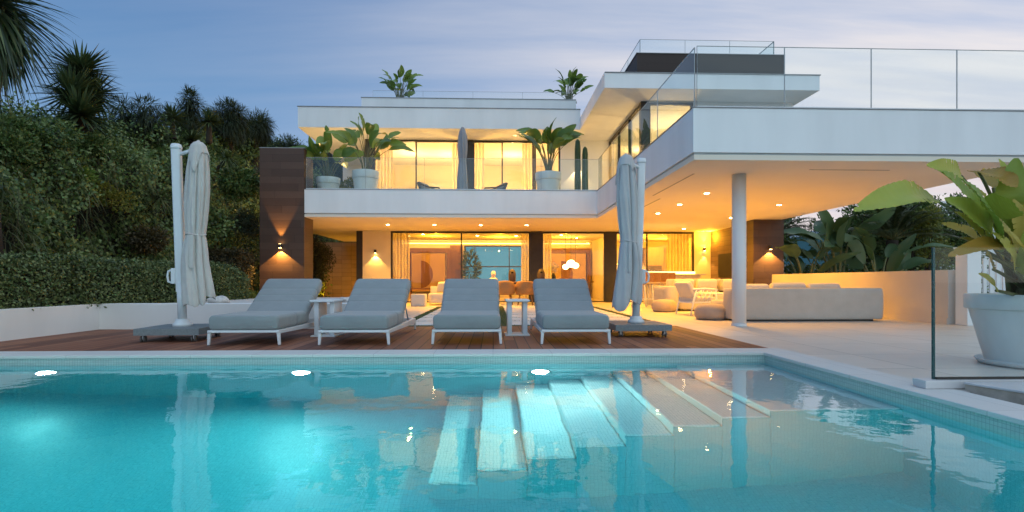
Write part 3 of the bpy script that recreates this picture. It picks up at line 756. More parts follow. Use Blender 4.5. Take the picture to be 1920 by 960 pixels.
def umbrella(loc, s, lab, cm, H=2.5, seed=1, off=.2, fwd=-.06):
    r = np.random.default_rng(seed)
    t = thing('cantilever_umbrella', lab, 'parasol', (0, 0, 0), 'closed cantilever parasols at the ends of the lounger row')
    MB().box(-.37, -.40, .085, .37, .40, .165).box(-.35, -.004, .1652, .35, .004, .167).build('base_plate', M['alu_grey'], t, bevel=.008)
    for sx in (-1, 1):
        for sy in (-1, 1):
            cx, cy = sx * .29, sy * .33
            w = MB(); 
            for dx in (-.018, .018):
                k = MB().lathe([(.034, -.009), (.038, -.005), (.038, .005), (.034, .009)], n=18)
                w.add([(z + cx + dx, x + cy, y + .039) for x, y, z in k.v], k.f)
            c = w.build('castor', M['rubber'], t)
            MB().box(cx - .006, cy - .02, .035, cx + .006, cy + .02, .08).box(cx - .03, cy - .03, .0795, cx + .03, cy + .03, .0845).build('castor_fork', M['chrome'], c)
    MB().lathe([(.115, .1655), (.11, .20), (.085, .215), (.08, .25), (.07, .255)], n=28).build('collar', M['alu'], t, smooth=True)
    lean = -.075 * s
    def ax(z): return lean * (z - .25) / 2.2
    MB().tube([(ax(.25), 0, .25), (ax(.72), 0, .72)], .052, 20).build('pole', M['alu'], t, smooth=True)
    q = MB()
    loft(q, [((ax(z), 0, z), (1, 0, 0), (0, 1, 0), .112, .09, .025) for z in (.60, 1.2, 1.8, H - .04)])
    q.build('mast', M['alu'], t, smooth=False, bevel=.004)
    q = MB(); loft(q, [((ax(z), 0, z), (1, 0, 0), (0, 1, 0), w, w * .8, .03) for z, w in ((H - .039, .122), (H - .02, .125), (H + .02, .11), (H + .028, .085))])
    q.build('mast_cap', M['alu'], t, smooth=True)
    hx = ax(.8) - s * .075
    cb = MB().box(hx - .03, -.045, .70, hx + .03, .045, .90).build('crank_box', M['alu'], t, bevel=.012)
    MB().tube([(hx - s * .025, -.0, .88), (hx - s * .075, 0, .86), (hx - s * .085, 0, .80), (hx - s * .075, 0, .73), (hx - s * .025, 0, .71)], .014, 10).build('crank_handle', M['alu'], cb, smooth=True)
    # folded cloth
    prof = [(H + .05, .012), (H + .04, .055), (H, .10), (H - .1, .135), (H - .3, .165), (H - .55, .178), (H - .8, .172), (H - 1.0, .158), (H - 1.1, .148), (H - 1.14, .144), (H - 1.2, .165), (H - 1.35, .195), (H - 1.55, .222), (H - 1.75, .245), (H - 1.93, .258), (H - 1.98, .25)]
    prof = [(z, q * .74) for z, q in prof]
    nth, cx0, cy0 = 220, s * off, fwd
    ph = r.uniform(0, 6.28, 8)
    nc = 7; ca = np.arange(nc) * 2 * np.pi / nc + r.uniform(-.28, .28, nc) + r.uniform(0, 6); cdep = r.uniform(.30, .62, nc); csl = r.uniform(-.22, .22, nc)
    nf = 16; fa = r.uniform(0, 6.28, nf); fdep = r.uniform(.04, .13, nf); fsl = r.uniform(-.5, .5, nf); fz = r.uniform(H - 1.9, H - .1, nf)
    th = np.linspace(0, 2 * np.pi, nth, endpoint=False)
    def dang(a, b_): return (a - b_ + np.pi) % (2 * np.pi) - np.pi
    def radius(z, rad):
        dep = np.clip((H + .02 - z) / .30, 0, 1); waist = math.exp(-((z - (H - 1.13)) / .05) ** 2); flare = np.clip((H - 1.25 - z) / .6, 0, 1)
        f = np.ones(nth)
        for k in range(nc):      # deep sharp creases between the ribs
            dd = dang(th, ca[k] + csl[k] * (H - z)); wdt = .085 + .07 * flare
            f -= cdep[k] * dep * (1 - .55 * waist) * np.exp(-np.abs(dd) / wdt) 
        for k in range(nf):      # smaller slack folds that come and go down the cloth
            dd = dang(th, fa[k] + fsl[k] * (H - z)); f -= fdep[k] * dep * np.exp(-(dd / .10) ** 2) * np.exp(-((z - fz[k]) / .38) ** 2)
        f += .05 * dep * np.sin(3 * th + ph[2]) + .025 * np.sin(11 * th + ph[3] + z * 6) * dep
        return np.maximum(rad * 1.10 * f, rad * .30)
    zs = np.interp(np.linspace(0, 1, 90), np.linspace(0, 1, len(prof)), [p[0] for p in prof]); rs = np.interp(np.linspace(0, 1, 90), np.linspace(0, 1, len(prof)), [p[1] for p in prof])
    def sway(z): return .02 * math.sin(z * 2.1 + ph[5])
    def sheet(name, rows, par):
        V = np.array(rows); m_, n_ = V.shape[:2]; idx = np.arange(m_ * n_).reshape(m_, n_)
        Q = np.stack([idx[:-1], np.roll(idx[:-1], -1, 1), np.roll(idx[1:], -1, 1), idx[1:]], -1).reshape(-1, 4)
        o_ = np_mesh(name, V.reshape(-1, 3), Q[:, ::-1], cm, par, smooth=True)
        sd = o_.modifiers.new('thick', 'SOLIDIFY'); sd.thickness = .004; sd.offset = -1
        return o_
    rows = []
    for z, rad in zip(zs, rs):
        rr = radius(z, rad); low = np.clip((H - 1.45 - z) / .53, 0, 1)
        hem = low * (.16 * (1 - np.minimum(1, rr / (rad * 1.05))) + .06 * np.sin(th + ph[4]) + .035 * np.sin(4 * th + ph[6]))
        rows.append(np.stack([cx0 + sway(z) + s * .03 * low + rr * np.cos(th) * (1 + .06 * low), cy0 + rr * np.sin(th) * .86, z + hem], 1))
    can = sheet('canopy', rows, t)
    rows = []                      # short vent flap over the top: four corners hang in points
    va_ = ph[1]
    for i in range(20):
        u = i / 19; point = np.maximum(0, np.cos(2 * (th - va_))) ** 1.6 * .75 + np.maximum(0, np.cos(3 * (th + va_))) ** 3 * .35
        z0_ = H + .064 - .17 * u; zz = z0_ - .24 * u * u * point
        rad = np.interp(zz, [p[0] for p in prof][::-1], [p[1] for p in prof][::-1])
        rr = radius(z0_, 1.0) * (1 - .12 * u) * rad * .75 + rad * .25 + .007 + .016 * u + .05 * u * rad * np.sin(9 * th + ph[3])
        rows.append(np.stack([cx0 + sway(H - .2) + rr * np.cos(th), cy0 + rr * np.sin(th) * .88, zz], 1))
    vt = sheet('vent', rows, can)
    q = MB(); ring = [(cx0 + sway(H - 1.13) + .113 * math.cos(a), cy0 + .099 * math.sin(a), H - 1.13 + .012 * math.sin(a * 2)) for a in np.linspace(0, 2 * math.pi, 40)]
    q.tube(ring, .010, 8, False); q.build('tie_strap', cm, can, smooth=True)
    q = MB(); q.box(cx0 - .022, cy0 - .150, H - 1.55, cx0 + .022, cy0 - .143, H - 1.14); q.build('strap_end', cm, can)
    # short arm from mast head to the canopy hub
    MB().tube([(ax(H - .12), 0, H - .12), (cx0, cy0, H - .04)], .022, 10).build('arm', M['alu'], t, smooth=True)
    t.location = loc
umbrella((-3.94, 7.12, 0), 1, 'closed pale grey parasol on a wheeled base at the left of the loungers', M['canopy'], 2.45, 3)
umbrella((1.97, 7.5, 0), -1, 'closed bluish grey parasol on a wheeled base at the right of the loungers', M['canopy_blue'], 2.4, 11, .15, -.13)
bpy.data.objects['cantilever_umbrella'].rotation_euler.z = R(4)

# ================================================================== PLANTS
def blade(base, tip, W, up=(0, 0, 1), droop=.15, fold=.35, n=10, tears=0, r=None, wave=.03, vein=0):
    """a paddle leaf from base to tip; returns V, Q"""
    r = r or rng
    base, tip = np.array(base, float), np.array(tip, float); d = tip - base; Ln = np.linalg.norm(d); d = d / Ln
    up = np.array(up, float); s = np.cross(d, up); 
    if np.linalg.norm(s) < .1: s = np.cross(d, np.array([.3, 1, .2]))
    s = s / np.linalg.norm(s); u = np.cross(s, d)
    rows = []; cols = (-1, -.55, 0, .55, 1)
    ph = r.uniform(0, 6.28)
    tear_rows = set(r.integers(2, n - 1, tears).tolist()) if tears else set()
    Vs, Qs = [], []
    def ring(t, k=1.0):
        w = W * .5 * (math.sin(math.pi * min(1, t ** .8 * .96 + .03)) ** .6) * k
        c = base + d * Ln * t + np.array([0, 0, -1]) * droop * Ln * (t * t - t * .15) + u * Ln * .08 * math.sin(math.pi * t)
        return [c + s * w * q * math.cos(fold * abs(q)) + u * w * abs(q) * math.sin(fold) * (1.1 - abs(q) * .35) + u * wave * W * math.sin(ph + t * 14 + q) * abs(q) + u * vein * W * math.sin(t * 95 - abs(q) * 5) * abs(q) for q in cols]
    b = 0
    prev = None
    for i in range(n + 1):
        t = i / n
        if i in tear_rows and prev is not None:
            a = ring(t - .25 / n, .97); Vs += a; Qs += [(b - 5 + j, b - 4 + j, b + 1 + j, b + j) for j in range(4)]; b += 5
            a = ring(t + .12 / n, .80); Vs += a
            Qs += [(b - 5 + j, b - 4 + j, b + 1 + j, b + j) for j in (1, 2)]; b += 5
            continue
        a = ring(t); Vs += a
        if prev is not None: Qs += [(b - 5 + j, b - 4 + j, b + 1 + j, b + j) for j in range(4)]
        b += 5; prev = a
    return np.array(Vs), np.array(Qs)

def bez(a, b, c, n=7):
    a, b, c = Vector(a), Vector(b), Vector(c)
    return [a * (1 - t) ** 2 + b * 2 * t * (1 - t) + c * t * t for t in [i / n for i in range(n + 1)]]

def paddle_plant(root, c, H, spread, nleaf, LW, mat, seed, fan=None, stem=M['stemg'], lean=(0, 0), tears=1, low=.45, sr=.014):
    r = np.random.default_rng(seed); c = np.array(c, float)
    parts = []; st = MB(); b = 0
    for i in range(nleaf):
        a = r.uniform(0, 6.28) if fan is None else fan + (r.choice([0, math.pi]) + r.normal(0, .45))
        h = H * r.uniform(low, .80); out = spread * r.uniform(.30, 1.0) * (1.25 - h / H * .5)
        dirv = np.array([math.cos(a), math.sin(a), 0])
        p0 = c + dirv * .05 + np.array([r.normal(0, .03), r.normal(0, .03), 0])
        p2 = c + dirv * out * .6 + np.array([lean[0] * h, lean[1] * h, h])
        p1 = (p0 + p2) / 2 + np.array([0, 0, h * .18]) - dirv * out * .12
        st.tube(bez(p0, p1, p2), [sr * (1.2 - .7 * q / 7) for q in range(8)], 6)
        Ln = LW[0] * r.uniform(.75, 1.15)
        dd = dirv * out / max(.3, spread) * r.uniform(.7, 1.5) + np.array([0, 0, r.uniform(.15, .85)])
        dd /= np.linalg.norm(dd)
        side = np.array([r.normal() * .6, -1.0 + r.normal() * .5, .6 + r.uniform(0, .8)])
        V, Q = blade(p2, p2 + dd * Ln, LW[1] * r.uniform(.8, 1.15), side, r.uniform(.05, .35), r.uniform(.15, .45), 9, int(r.integers(0, tears + 1)), r)
        parts.append((V, Q + 0))
    V, Q = joinVQ(parts)
    np_mesh('foliage', V, Q, mat, root, smooth=True)
    st.build('stem', stem, root, smooth=True)

def round_pot(root, c, R0, H, mat=None, saucer=False):
    mat = mat or M['pot']; rb = R0 * .70
    z0 = .02 if saucer else 0
    prof = [(rb * .9, z0), (rb, z0 + .012), (R0 * .93, z0 + H * .76), (R0 * .935, z0 + H * .775), (R0 * .985, z0 + H * .785), (R0, z0 + H * .80), (R0 * 1.01, z0 + H - .02), (R0, z0 + H), (R0 * .95, z0 + H), (R0 * .93, z0 + H - .03), (R0 * .91, z0 + H - .06)]
    p = MB().lathe(prof, c, 56, True, False).build('pot', mat, root, smooth=True)
    e = p.modifiers.new('edge', 'EDGE_SPLIT'); e.split_angle = R(50)
    MB().lathe([(.001, z0 + H - .052), (R0 * .9, z0 + H - .055)], c, 40, True, False).build('soil', M['soil'], p)
    if saucer:
        MB().lathe([(rb * .98, 0), (rb * 1.12, .004), (rb * 1.22, .045), (rb * 1.20, .05), (rb * 1.10, .015), (rb * .5, .0145)], c, 56, True, True).build('saucer', mat, root, smooth=True)
    return z0 + H - .055

UFZ = 2.901
def balcony_plant(name, lab, x, y, R0, H, PH, spread, nl, LW, seed, z=UFZ, mat=None, **k):
    t = thing(name, lab, 'potted plant', (x, y, z))
    top = round_pot(t, (x, y, z), R0, H, mat)
    paddle_plant(t, (x, y, z + top), PH, spread, nl, LW, M['strel'], seed, **k)
balcony_plant('potted_plant', 'broad leaved plant in the smaller white pot beside the brown pillar on the balcony', -4.72, 15.95, .33, .80, 1.15, .95, 18, (.66, .32), 21)
balcony_plant('potted_plant', 'tall paddle leaved plant in a big white pot left of the balcony windows', -3.68, 16.05, .38, 1.02, 1.40, 1.15, 20, (.84, .33), 5)
balcony_plant('potted_plant', 'tall paddle leaved plant in a big white pot right of the dark balcony parasol', 1.62, 16.0, .38, 1.0, 1.50, .95, 21, (.80, .31), 33)
# bushy green plant between the two left pots
t = thing('potted_plant', 'bushy low green plant between the two white pots on the balcony', 'potted plant', (-4.15, 16.5, UFZ))
top = round_pot(t, (-4.15, 16.5, UFZ), .22, .35)
n = 900; D = rand_dirs(n); D[:, 2] = np.abs(D[:, 2]) * .9
C = np.array([-4.15, 16.5, UFZ + .4]) + D * (rng.random((n, 1)) ** .4) * np.array([.42, .35, .55])
V, Q = leaves(C, D + rng.normal(0, .4, (n, 3)), rand_dirs(n), rng.uniform(.08, .14, n), rng.uniform(.03, .05, n)); np_mesh('foliage', V, Q, M['yellow_leaf'], t)
# cactus
t = thing('cactus', 'two tall green cactus columns in a teal pot by the balcony wall lamp', 'cactus', (2.72, 16.9, UFZ))
p = MB().lathe([(.19, 0), (.21, .02), (.24, .5), (.245, .56), (.22, .56), (.215, .52)], (2.72, 16.9, UFZ), 36, True, False).build('pot', M['pot_teal'], t, smooth=True)
MB().lathe([(.001, .52), (.215, .515)], (2.72, 16.9, UFZ), 30, True, False).build('soil', M['soil'], p)
for dx, h, lab in ((-.1, 1.95, 'taller left cactus column'), (.13, 1.72, 'shorter right cactus column')):
    prof = [(.085, .5), (.09, .9), (.085, 1.3), (.08, h * .85 + .3), (.06, h + .22), (.02, h + .28)]
    q = MB().lathe([(r_ * 1.0, z) for r_, z in prof], (2.72 + dx, 16.9, UFZ), 28, fn=lambda r, z, a: (r * (1 + .16 * math.cos(7 * a)), 0)).build('cactus_column', M['cactus'], t, smooth=True); q['label'] = lab
# rooftop pots (only the leaves show over the roof edge)
for x, y, sd, lab, nl in ((-3.35, 19.9, 41, 'paddle leaved plant showing above the left end of the roof', 30), (2.75, 19.9, 44, 'paddle leaved plant on the roof beside the raised right wing', 28)):
    t = thing('roof_plant', lab, 'potted plant', (x, y, 6.971), 'potted plants up on the roof terrace')
    top = round_pot(t, (x, y, 6.971), .3, .30)
    paddle_plant(t, (x, y, 6.971 + top), 1.0, .85, nl, (.55, .22), M['strel'], sd, low=.3, sr=.011)

# the big potted plant, near right: leaves placed one by one round the pot
PC = np.array((4.72, 4.62, 0))
t = thing('potted_plant', 'huge white pot with yellowing paddle leaves standing behind the glass fence', 'potted plant', tuple(PC))
top = round_pot(t, tuple(PC), .485, .60, saucer=True)
big = [  # tip pixel, base pixel, depth at base, depth at tip, width, up, mat, tears, droop
    ((1602, 372), (1752, 374), 4.45, 4.1, .30, (.1, -.8, .6), 'g', 1, .12),
    ((1738, 306), (1802, 330), 4.5, 4.35, .20, (-.2, -.9, .3), 'g', 1, .05),
    ((1762, 330), (1850, 450), 4.5, 4.2, .34, (.6, -.7, .4), 'g', 1, -.05),
    ((1772, 370), (1862, 462), 4.4, 4.0, .30, (.7, -.8, .2), 'g', 0, .02),
    ((1905, 345), (1835, 322), 4.55, 4.3, .30, (0, -.9, .5), 'y', 0, .10),
    ((1815, 318), (1862, 352), 4.6, 4.9, .20, (0, -.8, .6), 'y', 0, .05),
    ((1905, 300), (1880, 440), 4.5, 4.4, .26, (-.6, -.8, .1), 'g', 1, -.03),
    ((1868, 322), (1885, 400), 4.8, 4.9, .14, (-.4, -.9, .1), 'g', 0, 0),
    ((1912, 380), (1842, 400), 4.35, 4.0, .30, (.3, -.9, .4), 'g', 0, .2),
    ((1800, 345), (1872, 470), 4.25, 3.95, .26, (.8, -.6, .3), 'g', 0, -.06),
    ((1778, 462), (1905, 472), 4.3, 4.0, .18, (.1, -.7, .7), 'y2', 1, .1),
    ((1945, 330), (1915, 470), 4.5, 4.3, .3, (-.8, -.6, .1), 'g', 1, 0),
    ((1990, 380), (1930, 480), 4.6, 4.5, .3, (-.5, -.8, .3), 'y', 0, .1),
    ((1975, 290), (1935, 430), 4.7, 4.9, .3, (-.5, -.8, .3), 'g', 1, 0),
    ((2050, 360), (1965, 470), 4.6, 4.5, .3, (-.3, -.8, .5), 'g', 1, .15),
    ((1890, 420), (1925, 540), 4.3, 4.1, .16, (.8, -.7, .1), 'g', 0, .1),
    ((1835, 520), (1868, 545), 4.35, 4.2, .12, (.5, -.8, .4), 'g', 0, -.1),
    ((1790, 392), (1850, 478), 4.5, 4.35, .19, (.6, -.8, .3), 'g', 1, .05),
    ((1832, 352), (1880, 465), 4.75, 4.75, .20, (.4, -.9, .2), 'g', 1, 0),
    ((1858, 392), (1895, 490), 4.3, 4.1, .17, (.5, -.8, .3), 'g', 1, .12),
    ((1800, 425), (1862, 505), 4.55, 4.4, .15, (.5, -.7, .6), 'y', 1, .2),
    ((1915, 325), (1905, 450), 4.8, 4.85, .21, (-.3, -.9, .2), 'g', 1, 0),
    ((1878, 362), (1910, 478), 4.9, 5.0, .19, (.2, -.9, .2), 'g', 1, 0),
    ((1840, 440), (1890, 520), 4.75, 4.7, .14, (.3, -.8, .5), 'g', 1, .1),
    ((1925, 420), (1915, 515), 4.35, 4.2, .18, (-.3, -.9, .2), 'g', 1, .1),
    ((1842, 318), (1893, 420), 4.85, 4.95, .19, (.3, -.9, .1), 'g', 1, -.02),
    ((1872, 300), (1902, 415), 4.7, 4.75, .18, (.2, -.95, .1), 'g', 1, -.02),
    ((1822, 384), (1878, 455), 4.6, 4.55, .17, (.5, -.8, .3), 'g', 1, .02),
    ((1900, 372), (1908, 470), 4.45, 4.35, .19, (-.1, -.95, .2), 'g', 1, .02),
    ((1765, 410), (1848, 470), 4.7, 4.65, .18, (.3, -.8, .5), 'g', 1, .10),
    ((1860, 430), (1902, 508), 4.2, 4.05, .15, (.3, -.9, .3), 'g', 1, .06),
    ((1960, 420), (1945, 520), 4.3, 4.1, .2, (-.8, -.7, .1), 'y', 0, .05)]
pg, py_ = [], []; st = MB()
rb_ = np.random.default_rng(8)
for tp, bp, db, dt, W, up, kind, tears, droop in big:
    a, c_ = np.array(P(*bp, db)), np.array(P(*tp, dt))
    V, Q = blade(a, c_, W * .84, up, droop, .3, 44, tears * 4, rb_, .035, .02)
    (pg if kind == 'g' else py_).append((V, Q))
    p0 = PC + np.array([rb_.normal(-.05, .09), rb_.normal(0, .08), top])
    mid = p0 * .45 + a * .55; mid[2] = p0[2] * .35 + a[2] * .65; mid[:2] = p0[:2] * .6 + a[:2] * .4
    st.tube(bez(p0, mid, a, 8), [.024 - .0016 * q for q in range(9)], 8)
np_mesh('foliage', *joinVQ(pg), M['strel_big'], t, smooth=True)
o = np_mesh('foliage', *joinVQ(py_), M['strel_yellow'], t, smooth=True); o['label'] = 'yellow and orange ageing leaves'
for i in range(9):
    a = PC + np.array([rb_.normal(-.04, .1), rb_.normal(0, .09), top]); st.tube([a, a + np.array([rb_.normal(0, .05), rb_.normal(0, .05), .25 + .2 * rb_.random()])], [.03, .02], 8)
st.build('stem', M['stemg'], t, smooth=True)

# ================================================================== BALCONY FURNITURE
def closed_parasol(x, y, z, lab):
    t = thing('balcony_parasol', lab, 'parasol', (x, y, z))
    MB().lathe([(.28, 0), (.28, .05), (.05, .07), (.04, .30)], (x, y, z), 28).build('base', M['dark_metal'], t, smooth=False)
    MB().tube([(x, y, z + .3), (x, y, z + 2.42)], .022, 10).build('pole', M['alu_grey'], t, smooth=True)
    prof = [(.165, .34), (.175, .55), (.15, .95), (.12, 1.35), (.105, 1.45), (.13, 1.6), (.15, 1.9), (.13, 2.2), (.09, 2.36), (.03, 2.47)]
    zz = np.linspace(.34, 2.47, 36); rr = np.interp(zz, [p[1] for p in prof], [p[0] for p in prof])
    o = MB().lathe(list(zip(rr, zz)), (x, y, z), 64, True, True, fn=lambda r, z_, a: (r * (.80 + .22 * abs(math.sin(4 * a + .6 * z_))) + .008 * math.sin(11 * a + 3 * z_), (.10 * abs(math.cos(4 * a + .2)) if z_ < .5 else 0))).build('canopy', M['canopy_dark'], t, smooth=True)
    MB().lathe([(.118, 1.41), (.122, 1.43), (.118, 1.45)], (x, y, z), 40, False, False).build('tie_strap', M['canopy_dark'], o, smooth=True)
closed_parasol(-.91, 16.55, UFZ, 'closed dark grey parasol standing in the middle of the balcony')

def lounge_chair(name, lab, x, y, z, rz, mat, fm, w=.72, h=.78, group=None):
    t = thing(name, lab, 'armchair', (0, 0, 0), group)
    pad((0, -.30, .36), (0, .28, .34), (0, 0, 1), w - .1, .13, .04).build('seat', mat, t, smooth=True)
    pad((0, .25, .38), (0, .42, h), (0, -.9, .3), w - .06, .10, .04).build('backrest', mat, t, smooth=True)
    for s in (-1, 1):
        q = MB().tube([(s * w / 2, -.30, .56), (s * w / 2, .05, .60), (s * w / 2, .40, h - .04)], .022, 8).tube([(s * w / 2, .40, h - .04), (s * (w / 2 - .12), .45, h), (0, .47, h + .01)], .018, 8); q.build('armrest', fm, t, smooth=True)
        for y_, t_ in ((-.30, .56), (.34, .62)): MB().tube([(s * w / 2 * 1.02, y_ * 1.08, 0), (s * w / 2, y_, t_)], [.012, .018], 8).build('leg', fm, t, smooth=True)
    t.location = (x, y, z); t.rotation_euler.z = R(rz)
    return t
lounge_chair('armchair', 'dark grey woven armchair left of the balcony parasol', -1.72, 16.5, UFZ, 70, M['grey_weave'], M['dark_metal'], group='woven armchairs on the balcony')
lounge_chair('armchair', 'dark grey woven armchair right of the balcony parasol', -.08, 16.5, UFZ, -70, M['grey_weave'], M['dark_metal'], group='woven armchairs on the balcony')
t = thing('low_table', 'low dark table under the balcony parasol', 'table', (-.9, 15.95, UFZ))
MB().box(-1.35, 15.75, UFZ + .40, -.45, 16.2, UFZ + .43).build('table_top', M['dark_metal'], t, bevel=.005)
for sx in (-1.3, -.5):
    for sy in (15.8, 16.15): MB().box(sx - .015, sy - .015, UFZ, sx + .015, sy + .015, UFZ + .399).build('leg', M['dark_metal'], t)

# ================================================================== WALL LAMPS
def wall_lamp(x, y, z, lab, up, down, e=16, face='-y', beam=(1, .50, .10), ang=88):
    t = thing('wall_lamp', lab, 'wall lamp', (x, y, z), 'outdoor wall lamps')
    c = (x, y - .085, z)
    MB().box(x - .03, y - .05, z - .03, x + .03, y - .001, z + .03).build('bracket', M['dark_metal'], t, bevel=.004)
    q = MB().lathe([(.045, -.055), (.045, .055)], c, 24).build('lamp_body', M['dark_metal'], t)
    if down: MB().lathe([(.036, -.0575), (.036, -.0555)], c, 20).build('bulb', M['lamp_glow'], q); light('SPOT', 'wall_lamp_beam', (x, y - .085, z - .064), e, beam, .015, (R(-8), 0, 0), ang, .06)
    if up: MB().lathe([(.036, .0555), (.036, .0575)], c, 20).build('bulb', M['lamp_glow'], q); light('SPOT', 'wall_lamp_beam', (x, y - .085, z + .064), e * .8, beam, .015, (R(180 + 8), 0, 0), 60, .35)
wall_lamp(-5.77, 15.2, 1.70, 'lit wall lamp throwing light up and down the left brown pillar', True, True, 260, ang=104)
wall_lamp(-4.08, GY, 1.78, 'lit wall lamp on the cream wall left of the ground floor windows', False, True, 70, ang=92)
wall_lamp(7.50, GY, 1.88, 'lit wall lamp on the cream wall beside the stone television wall', True, True, 60, ang=60)
wall_lamp(7.88, 15.4, 1.70, 'lit wall lamp on the brown pillar behind the white sofa', False, True, 260, ang=104)
wall_lamp(3.0, GY, 4.85, 'lit wall lamp on the upper wall behind the cactus', False, True, 70, beam=(1, .66, .30))
# ================================================================== COVERED LOUNGE
def soft_box(x0, y0, z0, x1, y1, z1, r=.08):
    mb = MB(); st = []
    H = z1 - z0
    prof = [(0, .90), (.02, .955), (.06, .99), (.12, 1.0)]
    cx, cy = (x0 + x1) / 2, (y0 + y1) / 2; W, D = x1 - x0, y1 - y0
    for dz, k in prof: st.append((z0 + dz * min(1, H / .3), W - 2 * r * (1 - k) * 5 * .5, D - 2 * r * (1 - k) * 5 * .5))
    st.append((z0 + H * .55, W * 1.004, D * 1.01))
    for dz, k in prof[::-1]: st.append((z1 - dz * min(1, H / .3), W - 2 * r * (1 - k) * 5 * .5, D - 2 * r * (1 - k) * 5 * .5))
    st = sorted(st)
    return loft(mb, [((cx, cy, z), (1, 0, 0), (0, 1, 0), w, d, r * 1.6) for z, w, d in st])
t = thing('sofa', 'long low beige sofa seen from behind, right of the white column', 'sofa', (5.7, 10.4, 0))
soft_box(4.38, 9.86, .035, 7.24, 10.40, .61).build('backrest', M['beige'], t, smooth=True)
soft_box(4.45, 10.41, .035, 7.15, 11.2, .36).build('seat', M['beige'], t, smooth=True)
MB().box(4.5, 9.95, 0, 7.05, 11.1, .034).build('plinth', M['dark_metal'], t)
for x, w, z, lab in ((5.02, .62, .665, 'beige cushion nearest the column on the sofa back'), (5.72, .66, .69, 'middle beige cushion leaning on the long sofa'), (6.42, .62, .675, 'beige cushion nearest the right end of the long sofa')):
    q = pad((x - w / 2, 10.50, z - .16), (x + w / 2, 10.50, z - .155), (0, -.25, .97), .17, .36, .08, xd=(0, 1, .25))
    tag(q.build('cushion', M['beige_pil'], None, smooth=True), lab, 'cushion', 'cushions along the long sofa')
t = thing('sofa', 'pale sofa facing the pool at the back of the covered lounge', 'sofa', (5.6, 14.2, 0))
soft_box(4.62, 14.3, .04, 6.75, 14.62, .80).build('backrest', M['beige'], t, smooth=True)
soft_box(4.62, 13.4, .04, 6.75, 14.29, .42).build('seat', M['beige'], t, smooth=True)
soft_box(4.28, 13.4, .04, 4.61, 14.6, .62).build('armrest', M['beige'], t, smooth=True)
for x, lab in ((4.95, 'square cushion in the left corner of the back sofa'), (5.55, 'square cushion in the middle of the back sofa'), (6.2, 'square cushion at the right of the back sofa')):
    q = pad((x - .25, 14.12, .60), (x + .25, 14.12, .61), (0, -.3, .95), .17, .40, .08, xd=(0, 1, .3)); tag(q.build('cushion', M['beige_pil'], None, smooth=True), lab, 'cushion', 'cushions on the back sofa')
def pouf(x, y, r, h, lab):
    q = MB().lathe([(r * .5, 0.0), (r * .85, .015), (r * .98, h * .3), (r, h * .5), (r * .95, h * .75), (r * .75, h * .95), (r * .35, h), (.001, h * 1.005)], (x, y, 0), 40, True, False, fn=lambda r_, z, a: (r_ * (1 + .012 * math.sin(3 * a + z * 9)), .006 * math.sin(2 * a)))
    tag(q.build('pouf', M['taupe'], None, smooth=True), lab, 'pouf', 'knitted floor poufs')
pouf(4.14, 13.15, .30, .30, 'farther taupe pouf beside the white slatted chair')
pouf(4.20, 10.45, .31, .30, 'nearer taupe pouf standing left of the white column')
# white slatted chair
t = thing('slatted_chair', 'white chair with slanted slats and a grey seat pad beside the poufs', 'chair', (0, 0, 0))
for s in (-1, 1):
    for y0_, y1_ in ((-.30, -.26), (.34, .20)): MB().tube([(s * .31, y0_, 0), (s * .30, y1_, .55)], [.018, .024], 8).build('leg', M['alu'], t, smooth=True)
    q = MB().tube([(s * .30, -.30, .55), (s * .30, .0, .575), (s * .30, .28, .56)], .024, 8)
    for k in range(4): q.tube([(s * .30, -.18 + k * .10, .56), (s * .29, -.06 + k * .10, .30)], .012, 6)
    q.build('armrest', M['alu'], t, smooth=True)
MB().box(-.30, -.28, .26, .30, .30, .30).build('seat_frame', M['alu'], t, bevel=.01)
pad((0, -.28, .35), (0, .26, .34), (0, 0, 1), .56, .11, .04).build('seat', M['beige_pil'], t, smooth=True)
pad((0, .22, .40), (0, .36, .72), (0, -.9, .35), .60, .12, .05).build('backrest', M['beige_pil'], t, smooth=True)
t.location = (4.50, 11.95, 0); t.rotation_euler.z = R(100)
t = thing('coffee_table', 'low white coffee table between the poufs and the back sofa', 'table', (5.05, 12.3, 0))
MB().lathe([(.48, .44), (.5, .45), (.5, .475), (.49, .485)], (5.05, 12.3, 0), 48).build('table_top', M['alu'], t)
MB().lathe([(.26, 0), (.25, .015), (.05, .03), (.045, .4395)], (5.05, 12.3, 0), 30).build('pedestal', M['alu'], t)
t = thing('bowl', 'small dark bowl on the low white coffee table', 'bowl', (5.2, 12.3, .486))
MB().lathe([(.05, .486), (.10, .53), (.095, .53), (.04, .495)], (5.2, 12.3, 0), 24, True, True).build('bowl_body', M['dark_clay'], t, smooth=True)

# television
t = thing('television', 'black flat television hung on the rough stone wall', 'television', (7.72, 17.4, 1.3))
MB().box(7.69, 16.6, .88, 7.748, 18.5, 1.66).build('bezel', M['black'], t, bevel=.004)
MB().box(7.686, 16.62, .90, 7.6895, 18.48, 1.64).build('screen', M['black'], t)

